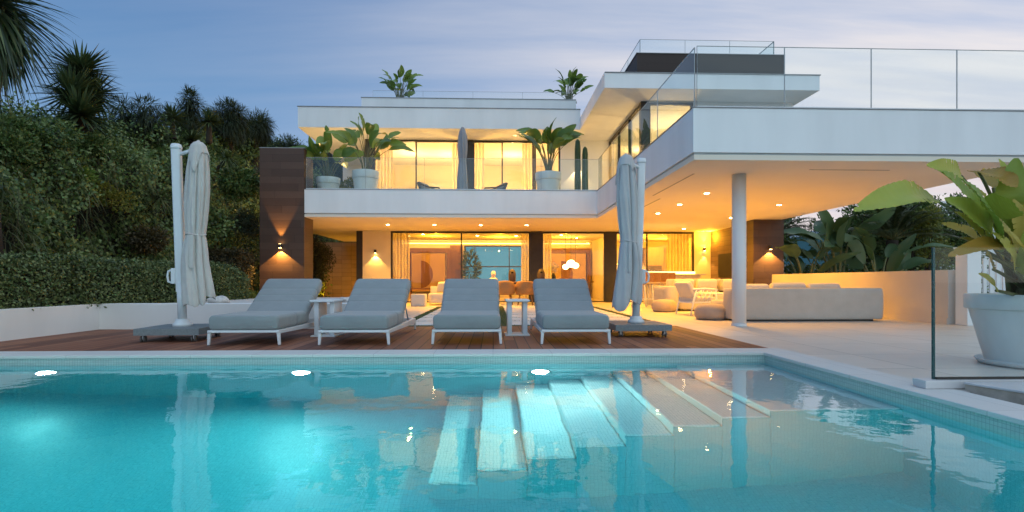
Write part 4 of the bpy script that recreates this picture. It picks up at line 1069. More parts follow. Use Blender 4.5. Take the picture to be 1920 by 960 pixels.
# outdoor bar with stools
t = thing('bar_counter', 'pale bar counter with a lit top edge behind the stools', 'counter', (5.7, 17.3, 0))
MB().box(4.9, 17.2, 0, 6.6, 17.75, .93).build('counter_body', M['white_in'], t, bevel=.006)
MB().box(4.8, 17.05, .931, 6.7, 17.8, .97).build('counter_top', M['marble'], t, bevel=.006)
MB().box(4.9, 17.70, .971, 6.6, 17.75, 1.06).build('led_strip', M['strip_glow'], t)
light('AREA', 'counter_led', (5.75, 17.4, 1.15), 22, (1, .66, .28), 1.6, (R(0), 0, 0), size_y=.2)
def stool():
    t = thing('bar_stool', 'x', 'bar stool')
    for sx in (-1, 1):
        for sy in (-1, 1): MB().tube([(sx * .20, sy * .20, 0), (sx * .15, sy * .15, .66)], [.011, .014], 8).build('leg', M['alu'], t, smooth=True)
    q = MB()
    for a, b_ in (((-.185, -.185), (.185, -.185)), ((.185, -.185), (.185, .185)), ((.185, .185), (-.185, .185)), ((-.185, .185), (-.185, -.185))): q.tube([(*a, .22), (*b_, .22)], .009, 6)
    q.build('footrest', M['alu'], t, smooth=True)
    pad((0, -.19, .69), (0, .19, .69), (0, 0, 1), .40, .07, .03).build('seat', M['wood_pale'], t, smooth=True)
    pad((0, -.17, .70), (0, -.23, 1.0), (0, -1, 0), .38, .03, .012).build('backrest', M['wicker'], t, smooth=True)
    return t
st0 = stool()
for i, lab in enumerate(('leftmost of the wooden backed bar stools, beside the right parasol', 'second bar stool from the right parasol', 'middle one of the five bar stools', 'fourth bar stool from the right parasol', 'rightmost of the wooden backed bar stools, nearest the lit counter')):
    o = st0 if i == 0 else copy_tree(st0)
    o.location = (4.22 + .28 * i, 15.75 + .20 * i, 0); o.rotation_euler.z = R(-12); tag(o, lab, 'bar stool', 'bar stools in front of the kitchen window')

# ================================================================== DINING GROUP UNDER THE BALCONY
t = thing('dining_table', 'long warm wooden dining table under the balcony', 'table', (.5, 17.7, 0))
MB().box(-1.2, 17.25, .69, 2.2, 18.2, .73).build('table_top', M['wood_warm'], t, bevel=.008)
for x in (-1.05, 2.05):
    for y in (17.35, 18.1): MB().box(x - .035, y - .035, 0, x + .035, y + .035, .689).build('leg', M['wood_warm'], t)
def wicker_chair():
    t = thing('wicker_chair', 'x', 'chair')
    V = MB(); n = 21
    for sgn in (0, 1):
        pass
    rings = []
    for i in range(9):
        z = .34 + .36 * i / 8; row = []
        for k in range(n):
            a = R(-20 - 140 * k / (n - 1)); w = .27 + .05 * math.sin(math.pi * i / 8); zz = z + .05 * math.sin(math.pi * k / (n - 1)) * (i / 8)
            row.append((w * math.cos(a) * (1.0 if i < 7 else .96), w * math.sin(a), zz))
        rings.append(row)
    V.add([p for r_ in rings for p in r_], [(i * n + k, i * n + k + 1, (i + 1) * n + k + 1, (i + 1) * n + k) for i in range(8) for k in range(n - 1)])
    o = V.build('backrest', M['wicker'], t, smooth=True); sd = o.modifiers.new('thick', 'SOLIDIFY'); sd.thickness = .025
    MB().lathe([(.25, .33), (.27, .35), (.27, .38), (.24, .40)], n=32).build('seat', M['wicker'], t, smooth=True)
    for sx in (-1, 1):
        for sy in (-1, 1): MB().tube([(sx * .23, sy * .23, 0), (sx * .17, sy * .17, .34)], [.012, .02], 8).build('leg', M['wood_warm'], t, smooth=True)
    return t
ch = wicker_chair()
for i, (x, y, rz, lab) in enumerate(((.36, 16.75, 4, 'round backed wicker chair just left of the narrow white side table top'), (1.0, 16.8, -5, 'round backed wicker chair between the narrow side table and the last lounger'), (1.68, 16.75, 0, 'round backed wicker chair hidden mostly behind the last lounger'),
                                     (2.62, 17.7, 92, 'wicker chair at the right head of the dining table'))):
    o = ch if i == 0 else copy_tree(ch)
    o.location = (x, y, 0); o.rotation_euler.z = R(rz); tag(o, lab, 'chair', 'wicker chairs round the outdoor dining table')
def bust(x, y, z, lab):
    t = thing('bust', lab, 'sculpture', (x, y, z))
    MB().lathe([(.10, 0), (.11, .02), (.14, .06), (.12, .10), (.06, .14), (.05, .17)], (x, y, z), 24, True, True, fn=lambda r, z_, a: (r * (1 - .3 * abs(math.sin(a))), 0)).build('shoulders', M['clay_white'], t, smooth=True)
    MB().ball((x, y - .01, z + .24), .085, (.9, 1, 1.2), 20, 14).build('head', M['clay_white'], t, smooth=True)
bust(.02, 17.6, .73, 'small white ceramic bust on the dining table')
def dome_vase(x, y, z, h, lab):
    t = thing('clay_sculpture', lab, 'sculpture', (x, y, z), 'dark clay sculptures on the dining table')
    MB().lathe([(.10, 0), (.115, .03), (.12, h * .55), (.11, h * .75), (.075, h * .93), (.03, h)], (x, y, z), 28).build('clay_body', M['dark_clay'], t, smooth=True)
    MB().ball((x, y - .10, z + h * .70), .035, (1.2, .5, 1), 14, 8).build('hollow', M['black'], t, smooth=True)
dome_vase(.62, 17.6, .73, .40, 'dark domed clay sculpture nearest the white bust')
dome_vase(1.56, 17.7, .73, .41, 'dark domed clay sculpture in front of the dark window pier')
t = thing('plinth', 'rust brown plinth beside the left window post', 'plinth', (-1.2, 19.75, 0)); MB().box(-1.36, 19.7, .007, -1.12, 19.95, 1.16).build('block', M['wood_door'], t, bevel=.006)
# cream armchair + block stool left
t = thing('cream_armchair', 'cream upholstered armchair behind the gap between second and third loungers', 'armchair', (-1.55, 17.3, 0))
soft_box(-2.0, 17.0, .06, -1.2, 17.75, .36).build('seat', M['beige_pil'], t, smooth=True)
soft_box(-1.38, 17.0, .06, -1.18, 17.75, .74, .06).build('backrest', M['beige_pil'], t, smooth=True)
soft_box(-2.0, 17.62, .06, -1.39, 17.8, .58, .05).build('armrest', M['beige_pil'], t, smooth=True)
tag(pad((-1.75, 17.45, .56), (-1.42, 17.35, .58), (.2, -.3, .9), .15, .34, .06, xd=(0, 1, .3)).build('cushion', M['beige_pil'], None, smooth=True), 'pale cushion on the cream armchair', 'cushion')
for x in (-1.95, -1.23):
    for y in (17.05, 17.7): pass
tag(soft_box(-2.42, 16.2, .0, -1.98, 16.7, .36, .05).build('footstool', M['beige_pil'], None, smooth=True), 'small cream block footstool in front of the cream armchair', 'footstool')

# ================================================================== INDOORS
def art(x0, x1, z0, z1, y, lab, flip=1):
    t = thing('artwork', lab, 'artwork', ((x0 + x1) / 2, y, z0))
    MB().box(x0, y - .05, z0, x1, y, z1).build('panel', M['art'], t, bevel=.006)
    cx = x0 + (x1 - x0) * .28; h = (z1 - z0)
    pts = [(cx + flip * .62 * h * .5 * math.cos(a), z0 + h * .45 + h * .36 * math.sin(a)) for a in np.linspace(-math.pi / 2, math.pi / 2, 24)]
    q = MB(); n = len(pts)
    q.add([(x, y - .075, z) for x, z in pts] + [(x, y - .0505, z) for x, z in pts], [tuple(range(n)), tuple(range(n, 2 * n))[::-1]] + [((i + 1) % n, i, n + i, n + (i + 1) % n) for i in range(n)])
    q.build('half_disc', M['wood_door'], t)
art(-3.5, -2.05, .3, 1.95, 23.85, 'large pale panel with a brown half disc in the living room')
art(2.55, 4.05, .3, 1.95, 23.85, 'pale panel with a brown half disc behind the dining room pendants')
t = thing('bench', 'low dark wooden bench below the half disc panel', 'bench', (-3.0, 23.3, 0))
MB().box(-3.55, 23.1, .40, -2.35, 23.5, .46).build('seat', M['wood_door'], t)
for x in (-3.45, -2.45): MB().box(x - .03, 23.15, .007, x + .03, 23.45, .399).build('leg', M['wood_door'], t)
def curtain(x0, x1, y, z0, z1, lab, seed=0):
    n = max(20, int((x1 - x0) * 90)); q = MB()
    xs = np.linspace(x0, x1, n); yy = y + .035 * np.sin(xs * 55 + seed) + .015 * np.sin(xs * 23 + seed * 2)
    q.add([(x, b_, z0) for x, b_ in zip(xs, yy)] + [(x, b_, z1) for x, b_ in zip(xs, yy)], [(i, i + 1, n + i + 1, n + i) for i in range(n - 1)])
    o = q.build('curtain', M['curtain'], None, smooth=True); sd = o.modifiers.new('thick', 'SOLIDIFY'); sd.thickness = .004
    tag(o, lab, 'curtain', 'sheer curtains inside the windows')
for x0, x1, z0, z1, lab in ((-3.48, -2.95, .01, 2.46, 'cream curtain at the left end of the living room window'), (1.02, 1.32, .01, 2.46, 'cream curtain left of the dark pier in the living room'), (1.74, 2.1, .01, 2.46, 'cream curtain right of the dark pier in the dining room'), (6.3, 7.1, .01, 2.46, 'golden curtain at the right end of the kitchen window'),
                            (-4.1, -3.55, 2.92, 5.66, 'white curtain at the left end of the bedroom window'), (-1.45, -.98, 2.92, 5.66, 'white curtain just left of the balcony parasol upstairs'), (-.66, -.30, 2.92, 5.66, 'white curtain just right of the balcony parasol upstairs'), (1.05, 1.42, 2.92, 5.66, 'white curtain behind the plant right of the parasol upstairs')):
    curtain(x0, x1, 19.62, z0, z1, lab, x0)
# pendants
for i, (x, y, z, r, lab) in enumerate(((3.0, 21.0, 1.42, .17, 'largest glowing globe of the dining room pendant cluster'), (2.82, 21.2, 1.30, .12, 'lower left glowing globe of the dining room pendant cluster'), (3.2, 21.15, 1.35, .13, 'right glowing globe of the dining room pendant cluster'))):
    t = thing('pendant_lamp', lab, 'pendant lamp', (x, y, SZ), 'pendant lamp cluster')
    MB().ball((x, y, z), r, (1, 1, .85)).build('lamp_shade', M['lamp_soft'], t, smooth=True)
    MB().tube([(x, y, z + r * .8), (x, y, SZ)], .006, 6).build('cord', M['dark_metal'], t)
for x, y, z, lab in ((5.3, 18.2, 4.45, 'glowing globe lamp higher up in the glazed upper right room'), (4.9, 18.0, 4.05, 'smaller glowing globe lamp lower in the glazed upper right room')):
    t = thing('globe_lamp', lab, 'globe lamp', (x, y, UC))
    MB().ball((x, y, z), .11).build('lamp_shade', M['lamp_soft'], t, smooth=True); MB().tube([(x, y, z + .1), (x, y, UC)], .005, 6).build('cord', M['dark_metal'], t)
# indoor dining table with vase
t = thing('console_table', 'indoor wooden table beneath the pendant lamps', 'table', (2.9, 20.9, 0))
MB().box(2.0, 20.5, .70, 3.8, 21.4, .74).build('table_top', M['wood_warm'], t); MB().box(2.1, 20.6, .007, 2.2, 21.3, .699).build('leg', M['wood_warm'], t); MB().box(3.6, 20.6, .007, 3.7, 21.3, .699).build('leg', M['wood_warm'], t)
t = thing('flower_vase', 'dark vase of pale dried flowers on the indoor table', 'vase', (2.3, 20.8, .74))
MB().lathe([(.06, 0), (.10, .08), (.09, .2), (.045, .28), (.05, .31)], (2.3, 20.8, .74), 24).build('vase_body', M['dark_clay'], t, smooth=True)
n = 160; D = rand_dirs(n); C = np.array([2.3, 20.8, 1.24]) + D * rng.random((n, 1)) * .2
V, Q = leaves(C, D, rand_dirs(n), np.full(n, .08), np.full(n, .05)); np_mesh('flowers', V, Q, M['linen'], t)
# kitchen
t = thing('kitchen_units', 'kitchen wall units with a built-in oven seen through the right window', 'kitchen units', (6.2, 23.6, 0))
MB().box(4.6, 23.4, .007, 7.95, 23.98, .9).build('base_units', M['wood_pale'], t); MB().box(4.6, 23.38, .901, 7.95, 23.98, .94).build('worktop', M['marble'], t)
o = MB().box(6.55, 23.35, .941, 7.35, 23.97, 2.2).build('tall_unit', M['wood_pale'], t)
MB().box(6.65, 23.335, 1.0, 7.25, 23.349, 1.42).build('oven', M['steel'], o)
MB().box(4.62, 23.6, 1.5, 6.4, 23.97, 2.2).build('wall_units', M['white_in'], t); MB().box(4.7, 23.62, 1.485, 6.3, 23.7, 1.499).build('led_strip', M['strip_glow'], t)
light('AREA', 'kitchen_led', (5.5, 23.55, 1.45), 30, (1, .7, .32), 1.6, (0, 0, 0), size_y=.15)
# living-room cove
o = part(MB().box(-3.9, 23.7, 2.36, 4.2, 23.78, 2.39), 'cove_light', M['strip_glow'])
# bedroom
t = thing('bed', 'bed with an arched upholstered headboard in the lit bedroom upstairs', 'bed', (-2.6, 22.6, UF))
MB().box(-3.4, 21.0, UF + .25, -1.8, 23.1, UF + .5).build('bed_base', M['beige'], t, bevel=.03)
pad((-2.6, 21.0, UF + .6), (-2.6, 23.0, UF + .6), (0, 0, 1), 1.6, .22, .08).build('mattress', M['linen'], t, smooth=True)
q = MB(); pts = [(-3.4, UF + .3)] + [(-2.6 + .8 * math.cos(a), UF + 1.25 + .72 * math.sin(a)) for a in np.linspace(math.pi, 0, 24)] + [(-1.8, UF + .3)]
n = len(pts); q.add([(x, 23.12, z) for x, z in pts] + [(x, 23.28, z) for x, z in pts], [tuple(range(n)), tuple(range(n, 2 * n))[::-1]] + [((i + 1) % n, i, n + i, n + (i + 1) % n) for i in range(n)])
q.build('headboard', M['beige_pil'], t)
for x, lab in ((-3.0, 'left white pillow on the bed upstairs'), (-2.2, 'right white pillow on the bed upstairs')):
    tag(pad((x - .3, 22.8, UF + .82), (x + .3, 22.8, UF + .82), (0, -.5, .85), .16, .42, .07, xd=(0, .85, .5)).build('pillow', M['linen'], None, smooth=True), lab, 'pillow')
t = thing('dresser', 'pale low dresser in the upstairs room right of the parasol', 'dresser', (1.0, 23.2, UF)); MB().box(.3, 23.0, UF + .01, 1.8, 23.58, UF + .95).build('body', M['wood_pale'], t, bevel=.01)
for k in range(3): MB().box(.33, 22.985, UF + .07 + k * .29, 1.77, 22.999, UF + .33 + k * .29).build('drawer', M['wood_pale'], t)
# houseplant in the glazed corner room
t = thing('houseplant', 'round leaved houseplant behind the glazed corner of the upper right wing', 'potted plant', (4.9, 15.9, UFZ)); round_pot(t, (4.9, 15.9, UFZ), .2, .4, M['pot_teal'])
n = 260; D = rand_dirs(n); C = np.array([4.9, 15.9, UFZ + 1.15]) + D * (rng.random((n, 1)) ** .4) * np.array([.35, .35, .65]); V, Q = leaves(C, D, rand_dirs(n), rng.uniform(.14, .22, n), rng.uniform(.08, .13, n)); np_mesh('foliage', V, Q, M['banana'], t)
t = thing('houseplant', 'tall green houseplant standing at the left of the sea-reflection window', 'potted plant', (-.95, 23.3, 0)); round_pot(t, (-.95, 23.3, .007), .2, .4, M['pot_teal'])
n = 420; D = rand_dirs(n); C = np.array([-.95, 23.3, 1.25]) + D * (rng.random((n, 1)) ** .4) * np.array([.35, .3, .8]); V, Q = leaves(C, D + np.array([0, 0, .3]), rand_dirs(n), rng.uniform(.16, .26, n), rng.uniform(.05, .09, n)); np_mesh('foliage', V, Q, M['banana'], t)
# ================================================================== VEGETATION
def wob(x, y, z=0):
    return (np.sin(x * 1.7 + y * .9 + 1.3) + np.sin(y * 2.3 - z * 1.9 + .4) + np.sin(z * 2.9 + x * 1.1 + 2.2) + np.sin(y * .71 + z * 1.3)) / 4
# --- clipped hedge along the white wall
path = np.array([(-6.62, 4.4), (-6.62, 8.3), (-6.35, 9.6), (-5.95, 10.9), (-5.85, 12.2)]); 
seg = np.linalg.norm(np.diff(path, axis=0), axis=1); cum = np.concatenate([[0], np.cumsum(seg)])
def along(s):
    return np.stack([np.interp(s, cum, path[:, 0]), np.interp(s, cum, path[:, 1])], -1)
def tang(s): return unit(along(np.minimum(s + .05, cum[-1])) - along(np.maximum(s - .05, 0)))
HW, HT, HB = .52, 1.02, .33
n = 62000
s = rng.uniform(0, cum[-1], n); q = rng.uniform(-1, 1, n)            # q walks over left foot - top - right foot
w = q * (HW + (HT - HB)); ht = np.where(np.abs(w) < HW, HT, HT - (np.abs(w) - HW)); off = np.clip(w, -HW, HW)
c2 = along(s); tg = tang(s); nr = np.stack([tg[:, 1], -tg[:, 0]], -1)
out = np.where(np.abs(w)[:, None] < HW, np.array([[0, 0, 1.0]]), np.concatenate([nr * np.sign(w)[:, None], np.zeros((n, 1))], 1))
C = np.concatenate([c2 + nr * off[:, None], ht[:, None]], 1) 
endf = np.clip((cum[-1] - s) / .6, 0, 1) ** .5; C[:, 2] = HB + (C[:, 2] - HB) * (.55 + .45 * endf)
C += out * (wob(C[:, 0] * 2, C[:, 1] * 2, C[:, 2] * 2) * .03 + rng.normal(0, .035, n))[:, None]
D = out * .5 + rand_dirs(n) * .9; V, Q = leaves(C, D, out + rand_dirs(n) * .7, rng.uniform(.035, .062, n), rng.uniform(.02, .034, n))
t = thing('hedge', 'long clipped green hedge behind the low white wall at the left', 'hedge', (-6.4, 8.4, 0))
np_mesh('foliage', V, Q, M['hedge'], t)
b = MB()
for i in range(len(path) - 1):
    a, c = path[i], path[i + 1]; tt = (c - a) / np.linalg.norm(c - a); nn = np.array([tt[1], -tt[0]]) * (HW - .07)
    b.prism([tuple(a - nn), tuple(c - nn), tuple(c + nn), tuple(a + nn)], .05 + i * .003, HT - .12 - i * .003 - (.22 if i == len(path) - 2 else 0))
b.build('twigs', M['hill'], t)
def leaf_box(name, lab, cat, x0, x1, y0, y1, z0, z1, n, mat, ll, core=True, group=None):
    t = thing(name, lab, cat, ((x0 + x1) / 2, (y0 + y1) / 2, 0), group)
    C = rng.uniform(0, 1, (n, 3)); f = rng.integers(0, 5, n); out = np.zeros((n, 3))
    for k, (ax_, val) in enumerate(((0, 0), (0, 1), (1, 0), (1, 1), (2, 1))):
        C[f == k, ax_] = val; out[f == k, ax_] = 1 if val else -1
    C = C * np.array([x1 - x0, y1 - y0, z1 - z0]) + np.array([x0, y0, z0])
    C += out * (wob(C[:, 0] * 2, C[:, 1] * 2, C[:, 2] * 2) * .08 + rng.normal(0, .05, n))[:, None]
    V, Q = leaves(C, out * .5 + rand_dirs(n), out + rand_dirs(n) * .8, rng.uniform(.7, 1.2, n) * ll, rng.uniform(.4, .7, n) * ll); np_mesh('foliage', V, Q, mat, t)
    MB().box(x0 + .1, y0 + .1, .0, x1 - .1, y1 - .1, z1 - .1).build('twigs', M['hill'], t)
leaf_box('hedge', 'brownish clipped hedge farther back beside the brown pillar', 'hedge', -8.2, -6.5, 14.3, 15.1, 0, 1.5, 15000, M['hedge_dark'], .06)
# yellow shrub at the end of the hedge
def shrub(name, lab, c, rad, n, mat, ll, cat='shrub', group=None, stem=True, lift=0, wl=.5):
    t = thing(name, lab, cat, (c[0], c[1], c[2]), group)
    k = max(5, int(n / 400)); cc = rand_dirs(k) * (rng.random((k, 1)) ** .5) * .7
    cc[:, 2] = np.abs(cc[:, 2]) if not lift else cc[:, 2]
    ci = rng.integers(0, k, n); D = rand_dirs(n); rr = rng.uniform(.25, .5, k)[ci][:, None]
    C = (cc[ci] + D * rr * (rng.random((n, 1)) ** .35)) * np.array(rad) + np.array(c) + np.array([0, 0, lift])
    V, Q = leaves(C, D + rand_dirs(n) * .8, rand_dirs(n), rng.uniform(.6, 1.2, n) * ll, rng.uniform(.6, 1.1, n) * ll * wl); np_mesh('foliage', V, Q, mat, t)
    b = MB(); base = np.array(c)
    for i in range(min(k, 14)):
        e = cc[i] * np.array(rad) + base + np.array([0, 0, lift])
        b.tube(bez(tuple(base + np.array([rng.normal(0, .03), rng.normal(0, .03), 0])), tuple((base + e) / 2 + np.array([0, 0, .1 * lift])), tuple(e), 6), [max(.008, rad[2] * .035 * (1.1 - j / 6)) for j in range(7)], 6)
    b.build('trunk', M['trunk'], t, smooth=True)
    return t
shrub('shrub', 'small yellow-green shrub at the end of the clipped hedge', (-5.5, 12.55, .33), (.42, .35, .38), 2200, M['yellow_leaf'], .05)
shrub('olive_tree', 'dark bushy small tree between the brown pillar and the stone wall', (-6.35, 19.6, 0), (.95, .8, 1.25), 9000, M['feather'], .085, 'tree', lift=1.5, wl=.35)
# stone clad boundary wall beside the entrance
tag(MB().box(-9.5, 24.7, -.05, -4.54, 25.0, 2.48).build('stone_wall', M['stone_wall']), 'stone clad wall lit warm beyond the left brown pillar', 'wall')

# --- the overgrown bank on the left
Yr0, Yr1 = 4.5, 33
def bank_H(y): return 3.15 + .25 * np.clip((17 - y) / 5, 0, 1) + .215 * (y - 9.0) - .012 * np.clip(y - 22, 0, 99) ** 2
def bank_pt(y, h):
    """front face of the bank: h in 0..1 up the face, 1..1.5 over the top"""
    Hh = bank_H(y); z = np.minimum(h, 1.0) * Hh + np.clip(h - 1, 0, 1) * .6
    x = -7.55 - .16 * z - np.clip(h - .85, 0, 1) * 5.0
    return np.stack([x, y, z], -1)
ny, nh = 90, 30
yy = np.linspace(Yr0 - 8, Yr1, ny); hh = np.linspace(-.05, 1.6, nh); YY, HHh = np.meshgrid(yy, hh, indexing='ij')
G_ = bank_pt(YY.ravel(), HHh.ravel()); G_[:, 0] -= .30; G_[:, 2] -= .18; G_[:, 0] += wob(G_[:, 0] * 0 + 3, G_[:, 1], G_[:, 2]) * .4
idx = np.arange(ny * nh).reshape(ny, nh); Q = np.stack([idx[:-1, :-1], idx[1:, :-1], idx[1:, 1:], idx[:-1, 1:]], -1).reshape(-1, 4)
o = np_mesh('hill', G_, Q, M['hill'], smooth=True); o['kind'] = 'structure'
def bank_scatter(n, hmin=0, hmax=1.35, amp=.62, jit=.1, ymin=Yr0, ymax=Yr1):
    y = ymin + (ymax - ymin) * rng.random(n) ** 1.15; h = rng.uniform(hmin, hmax, n); p = bank_pt(y, h)
    b_ = wob(p[:, 1] * 1.1, p[:, 2] * 1.3, p[:, 1] * .6) * amp + wob(p[:, 1] * 3.1, p[:, 2] * 3.3, p[:, 1] * 2) * amp * .45
    out = np.tile(np.array([[1.0, -.35, .25]]), (n, 1)); out[h > .9] = [.35, -.2, 1.0]
    return p + out * (b_ + rng.normal(0, jit, n))[:, None], out, y
def on(mask, *a): return [x[mask] for x in a]
C, out, y = bank_scatter(150000, jit=.17)
sel = wob(C[:, 1] * .8 + 2, C[:, 2] * .9, C[:, 1] * .3) > -.36
C, out, y = on(sel, C, out, y); n = len(C); sc = .75 + y / 30
V, Q = leaves(C, out * .35 + rand_dirs(n) + np.array([0, 0, -.45]), out + rand_dirs(n) * .7, rng.uniform(.05, .10, n) * sc, rng.uniform(.035, .06, n) * sc)
o = np_mesh('undergrowth', V, Q, M['ivy']); tag(o, 'dense dark green creepers covering the bank at the left', 'creepers', kind='stuff')
C, out, y = bank_scatter(14000, .15, 1.45, .42, .12)
sel = wob(C[:, 1] * .8 + 2, C[:, 2] * .9, C[:, 1] * .3) < .12
C, out, y = on(sel, C, out, y); n = len(C)
D = out * .8 + rand_dirs(n) * .7 + np.array([0, 0, .5]); V, Q = strips(C, D, rng.uniform(.25, .6, n), rng.uniform(.010, .02, n), rng.uniform(.5, 1.3, n), 4)
o = np_mesh('long_grass', V, Q, M['grassy']); tag(o, 'long arching grasses hanging through the creepers on the bank', 'grass', kind='stuff')
C, out, y = bank_scatter(9000, .05, 1.2, .42, .14); n = len(C)
D = out * .4 + rand_dirs(n) + np.array([0, 0, -.6]); V, Q = strips(C, D, rng.uniform(.15, .45, n), rng.uniform(.006, .012, n), rng.uniform(.2, .9, n), 3)
o = np_mesh('dry_stalks', V, Q, M['dry']); tag(o, 'dry brown stalks and vines tangled in the bank', 'stalks', kind='stuff')

# --- single plants standing out of the creepers
def bank_at(u, v, d): return P(u, v, d)
for u, v, d, rad, n, mk, ll, wl, nm, lab in (
        (70, 395, 9.6, (.55, .6, .5), 1500, 'banana', .16, .5, 'bank_bush', 'large leaved dark bush low on the bank at the left edge'),
        (205, 345, 11.2, (.6, .7, .55), 2600, 'yellow_leaf', .06, .6, 'bank_bush', 'bright green small leaved bush halfway up the bank left of the parasol'),
        (120, 300, 10.6, (.6, .7, .5), 2200, 'strel', .09, .35, 'bank_bush', 'narrow leaved bright bush high on the bank under the tall yucca'),
        (440, 330, 15.5, (.8, .9, .8), 4200, 'ivy', .11, .6, 'bank_bush', 'rounded leafy bush on the bank between the parasol and the brown pillar'),
        (285, 430, 12.0, (.7, .8, .5), 2600, 'hedge_dark', .08, .5, 'bank_bush', 'brownish bush just above the clipped hedge left of the parasol'),
        (462, 405, 15.6, (.6, .8, .7), 2600, 'feather', .12, .22, 'bank_bush', 'grey green wispy bush beside the brown pillar')):
    c = P(u, v + 14, d); shrub(nm, lab, (c.x, c.y, c.z - .2), rad, n, M[mk], ll, group='bushes standing out of the bank', wl=wl)
for u, v, d, r_, lab in ((300, 372, 12.4, .42, 'small strap leaved rosette in the middle of the bank'), (425, 298, 15.0, .45, 'strap leaved rosette high on the bank right of the parasol'), (35, 330, 9.3, .40, 'strap leaved rosette near the left edge of the bank')):
    t = thing('bank_rosette', lab, 'plant', px_ := tuple(P(u, v, d)), 'strap leaved rosettes on the bank')
    D = rand_dirs(260); D = D[(D @ np.array([.5, -.4, .6])) > -.1][:110]
    V, Q = strips(np.array(px_) + D * .03, D, rng.uniform(.7, 1.1, len(D)) * r_, np.full(len(D), .030), rng.uniform(.1, .7, len(D)), 4)
    np_mesh('foliage', V, Q, M['grassy'], t); MB().tube([px_, (px_[0] - .3, px_[1] + .1, px_[2] - .25)], [.04, .05], 8).build('stem', M['trunk'], t)

# --- yuccas and palms on the bank
def yucca_head(c, r, n, lo=-.55, w=.058, nseg=4, droop=(.0, .25), axis=(0, 0, 1)):
    D = rand_dirs(n * 3); D = D[(D @ np.array(axis)) > lo][:n]
    return strips(np.array(c) + D * r * .06, D, rng.uniform(.75, 1.05, len(D)) * r, np.full(len(D), w * r / .7), rng.uniform(*droop, len(D)), nseg)
def yucca(lab, heads, base, group=None, n=170):
    t = thing('yucca', lab, 'yucca', tuple(base), group)
    parts = [yucca_head(c, r, n) for c, r in heads]; np_mesh('foliage', *joinVQ(parts), M['yucca'], t)
    b = MB()
    for c, r in heads: b.tube(bez(tuple(base), (base[0] * .5 + c[0] * .5, base[1] * .5 + c[1] * .5, c[2] - .6), tuple(c), 6), [.10 - .006 * k for k in range(7)], 8)
    b.build('trunk', M['trunk'], t, smooth=True)
def px3(u, v, d): return tuple(P(u, v, d))
yucca('tall many-headed yucca with spiky dark leaves, highest on the left bank', [(px3(152, 135, 11.6), .74), (px3(136, 178, 11.2), .72), (px3(176, 178, 11.7), .68), (px3(150, 215, 11.0), .70)], px3(160, 300, 11.8), n=210)
yucca('single spiky yucca rosette on the ridge right of the tall yucca', [(px3(323, 222, 15), .52)], px3(325, 262, 15))
yucca('small spiky yucca rosette left of the feathery ridge tree', [(px3(392, 228, 16.2), .50)], px3(392, 265, 16.3))
yucca('pale spiky yucca poking through the creepers above the left parasol', [(px3(360, 262, 15.0), .40)], px3(362, 290, 15.1))
# drooping crown at the top left corner
c = P(-30, 2, 7.4)
t = thing('dragon_tree', 'drooping strap-leaved crown hanging in at the top left corner', 'tree', (c.x - .1, c.y + .3, 0))
n = 420; D = rand_dirs(n); D[:, 2] = D[:, 2] * .9 - .12
V, Q = strips(np.array(c) + D * .06, D, rng.uniform(.75, 1.12, n), np.full(n, .05), rng.uniform(.2, .65, n), 6); parts = [(V, Q)]
n = 300; c2 = np.array(c) + np.array([.12, 0, -.25]); D = rand_dirs(n); D[:, 2] = -np.abs(D[:, 2]) - .7; D[:, :2] *= .55
V, Q = strips(c2 + rng.normal(0, .12, (n, 3)), D, rng.uniform(.5, .95, n), np.full(n, .042), rng.uniform(0, .2, n), 4); parts.append((V, Q))
np_mesh('crown', *joinVQ(parts), M['yucca'], t)
n = 120; D = rand_dirs(n); D[:, 2] = -np.abs(D[:, 2]) - 1.2; D[:, :2] *= .35
V, Q = strips(c2 + np.array([-.1, 0, -.5]) + rng.normal(0, .1, (n, 3)), D, rng.uniform(.3, .7, n), np.full(n, .03), np.zeros(n), 3); np_mesh('dead_leaves', V, Q, M['dry'], t)
MB().tube([(c.x - .1, c.y + .3, 0), (c.x - .16, c.y + .15, 2.5), (c.x, c.y, c.z)], [.16, .13, .10], 12).build('trunk', M['trunk'], t, smooth=True)
# feathery trees along the ridge
def feathery(lab, c, rad, n, zb, mat=None, group='feathery trees along the ridge'):
    t = thing('ridge_tree', lab, 'tree', (c[0], c[1], zb), group)
    k = 26; cc = rand_dirs(k) * (rng.random((k, 1)) ** .5) * .75; ci = rng.integers(0, k, n)
    D = rand_dirs(n); C = (cc[ci] + D * .33 * (rng.random((n, 1)) ** .5)) * np.array(rad) + np.array(c)
    DD = D * .8 + cc[ci] * .6 + np.array([0, 0, -.25]) + rand_dirs(n) * .5
    V, Q = strips(C, DD, rng.uniform(.16, .34, n), np.full(n, .022), rng.uniform(.1, .6, n), 3); np_mesh('crown', V, Q, mat or M['feather'], t)
    b = MB().tube(bez((c[0], c[1], zb), (c[0] + .1, c[1], (zb + c[2]) / 2), tuple(c), 6), [.13 - .012 * q for q in range(7)], 8)
    for i in range(10): b.tube(bez((c[0], c[1], c[2] - rad[2] * .8), tuple((np.array(c) + cc[i] * np.array(rad) * .5)), tuple(np.array(c) + cc[i] * np.array(rad) * 1.05), 5), [.04 - .006 * q for q in range(6)], 6)
    b.build('trunk', M['trunk'], t, smooth=True)
feathery('thin wispy ridge tree right of the tall yucca', px3(262, 218, 14), (.75, .7, .55), 2600, 2.6)
feathery('tallest feathery ridge tree leaning above the small yuccas', px3(352, 208, 16.5), (.45, .5, .72), 2600, 3.0)
feathery('broad feathery ridge tree left of the brown pillar', px3(430, 230, 18.5), (.85, .9, .75), 6000, 3.6)
feathery('round feathery ridge tree just above the brown pillar', px3(478, 248, 20.5), (.85, .9, .85), 6000, 4.0)
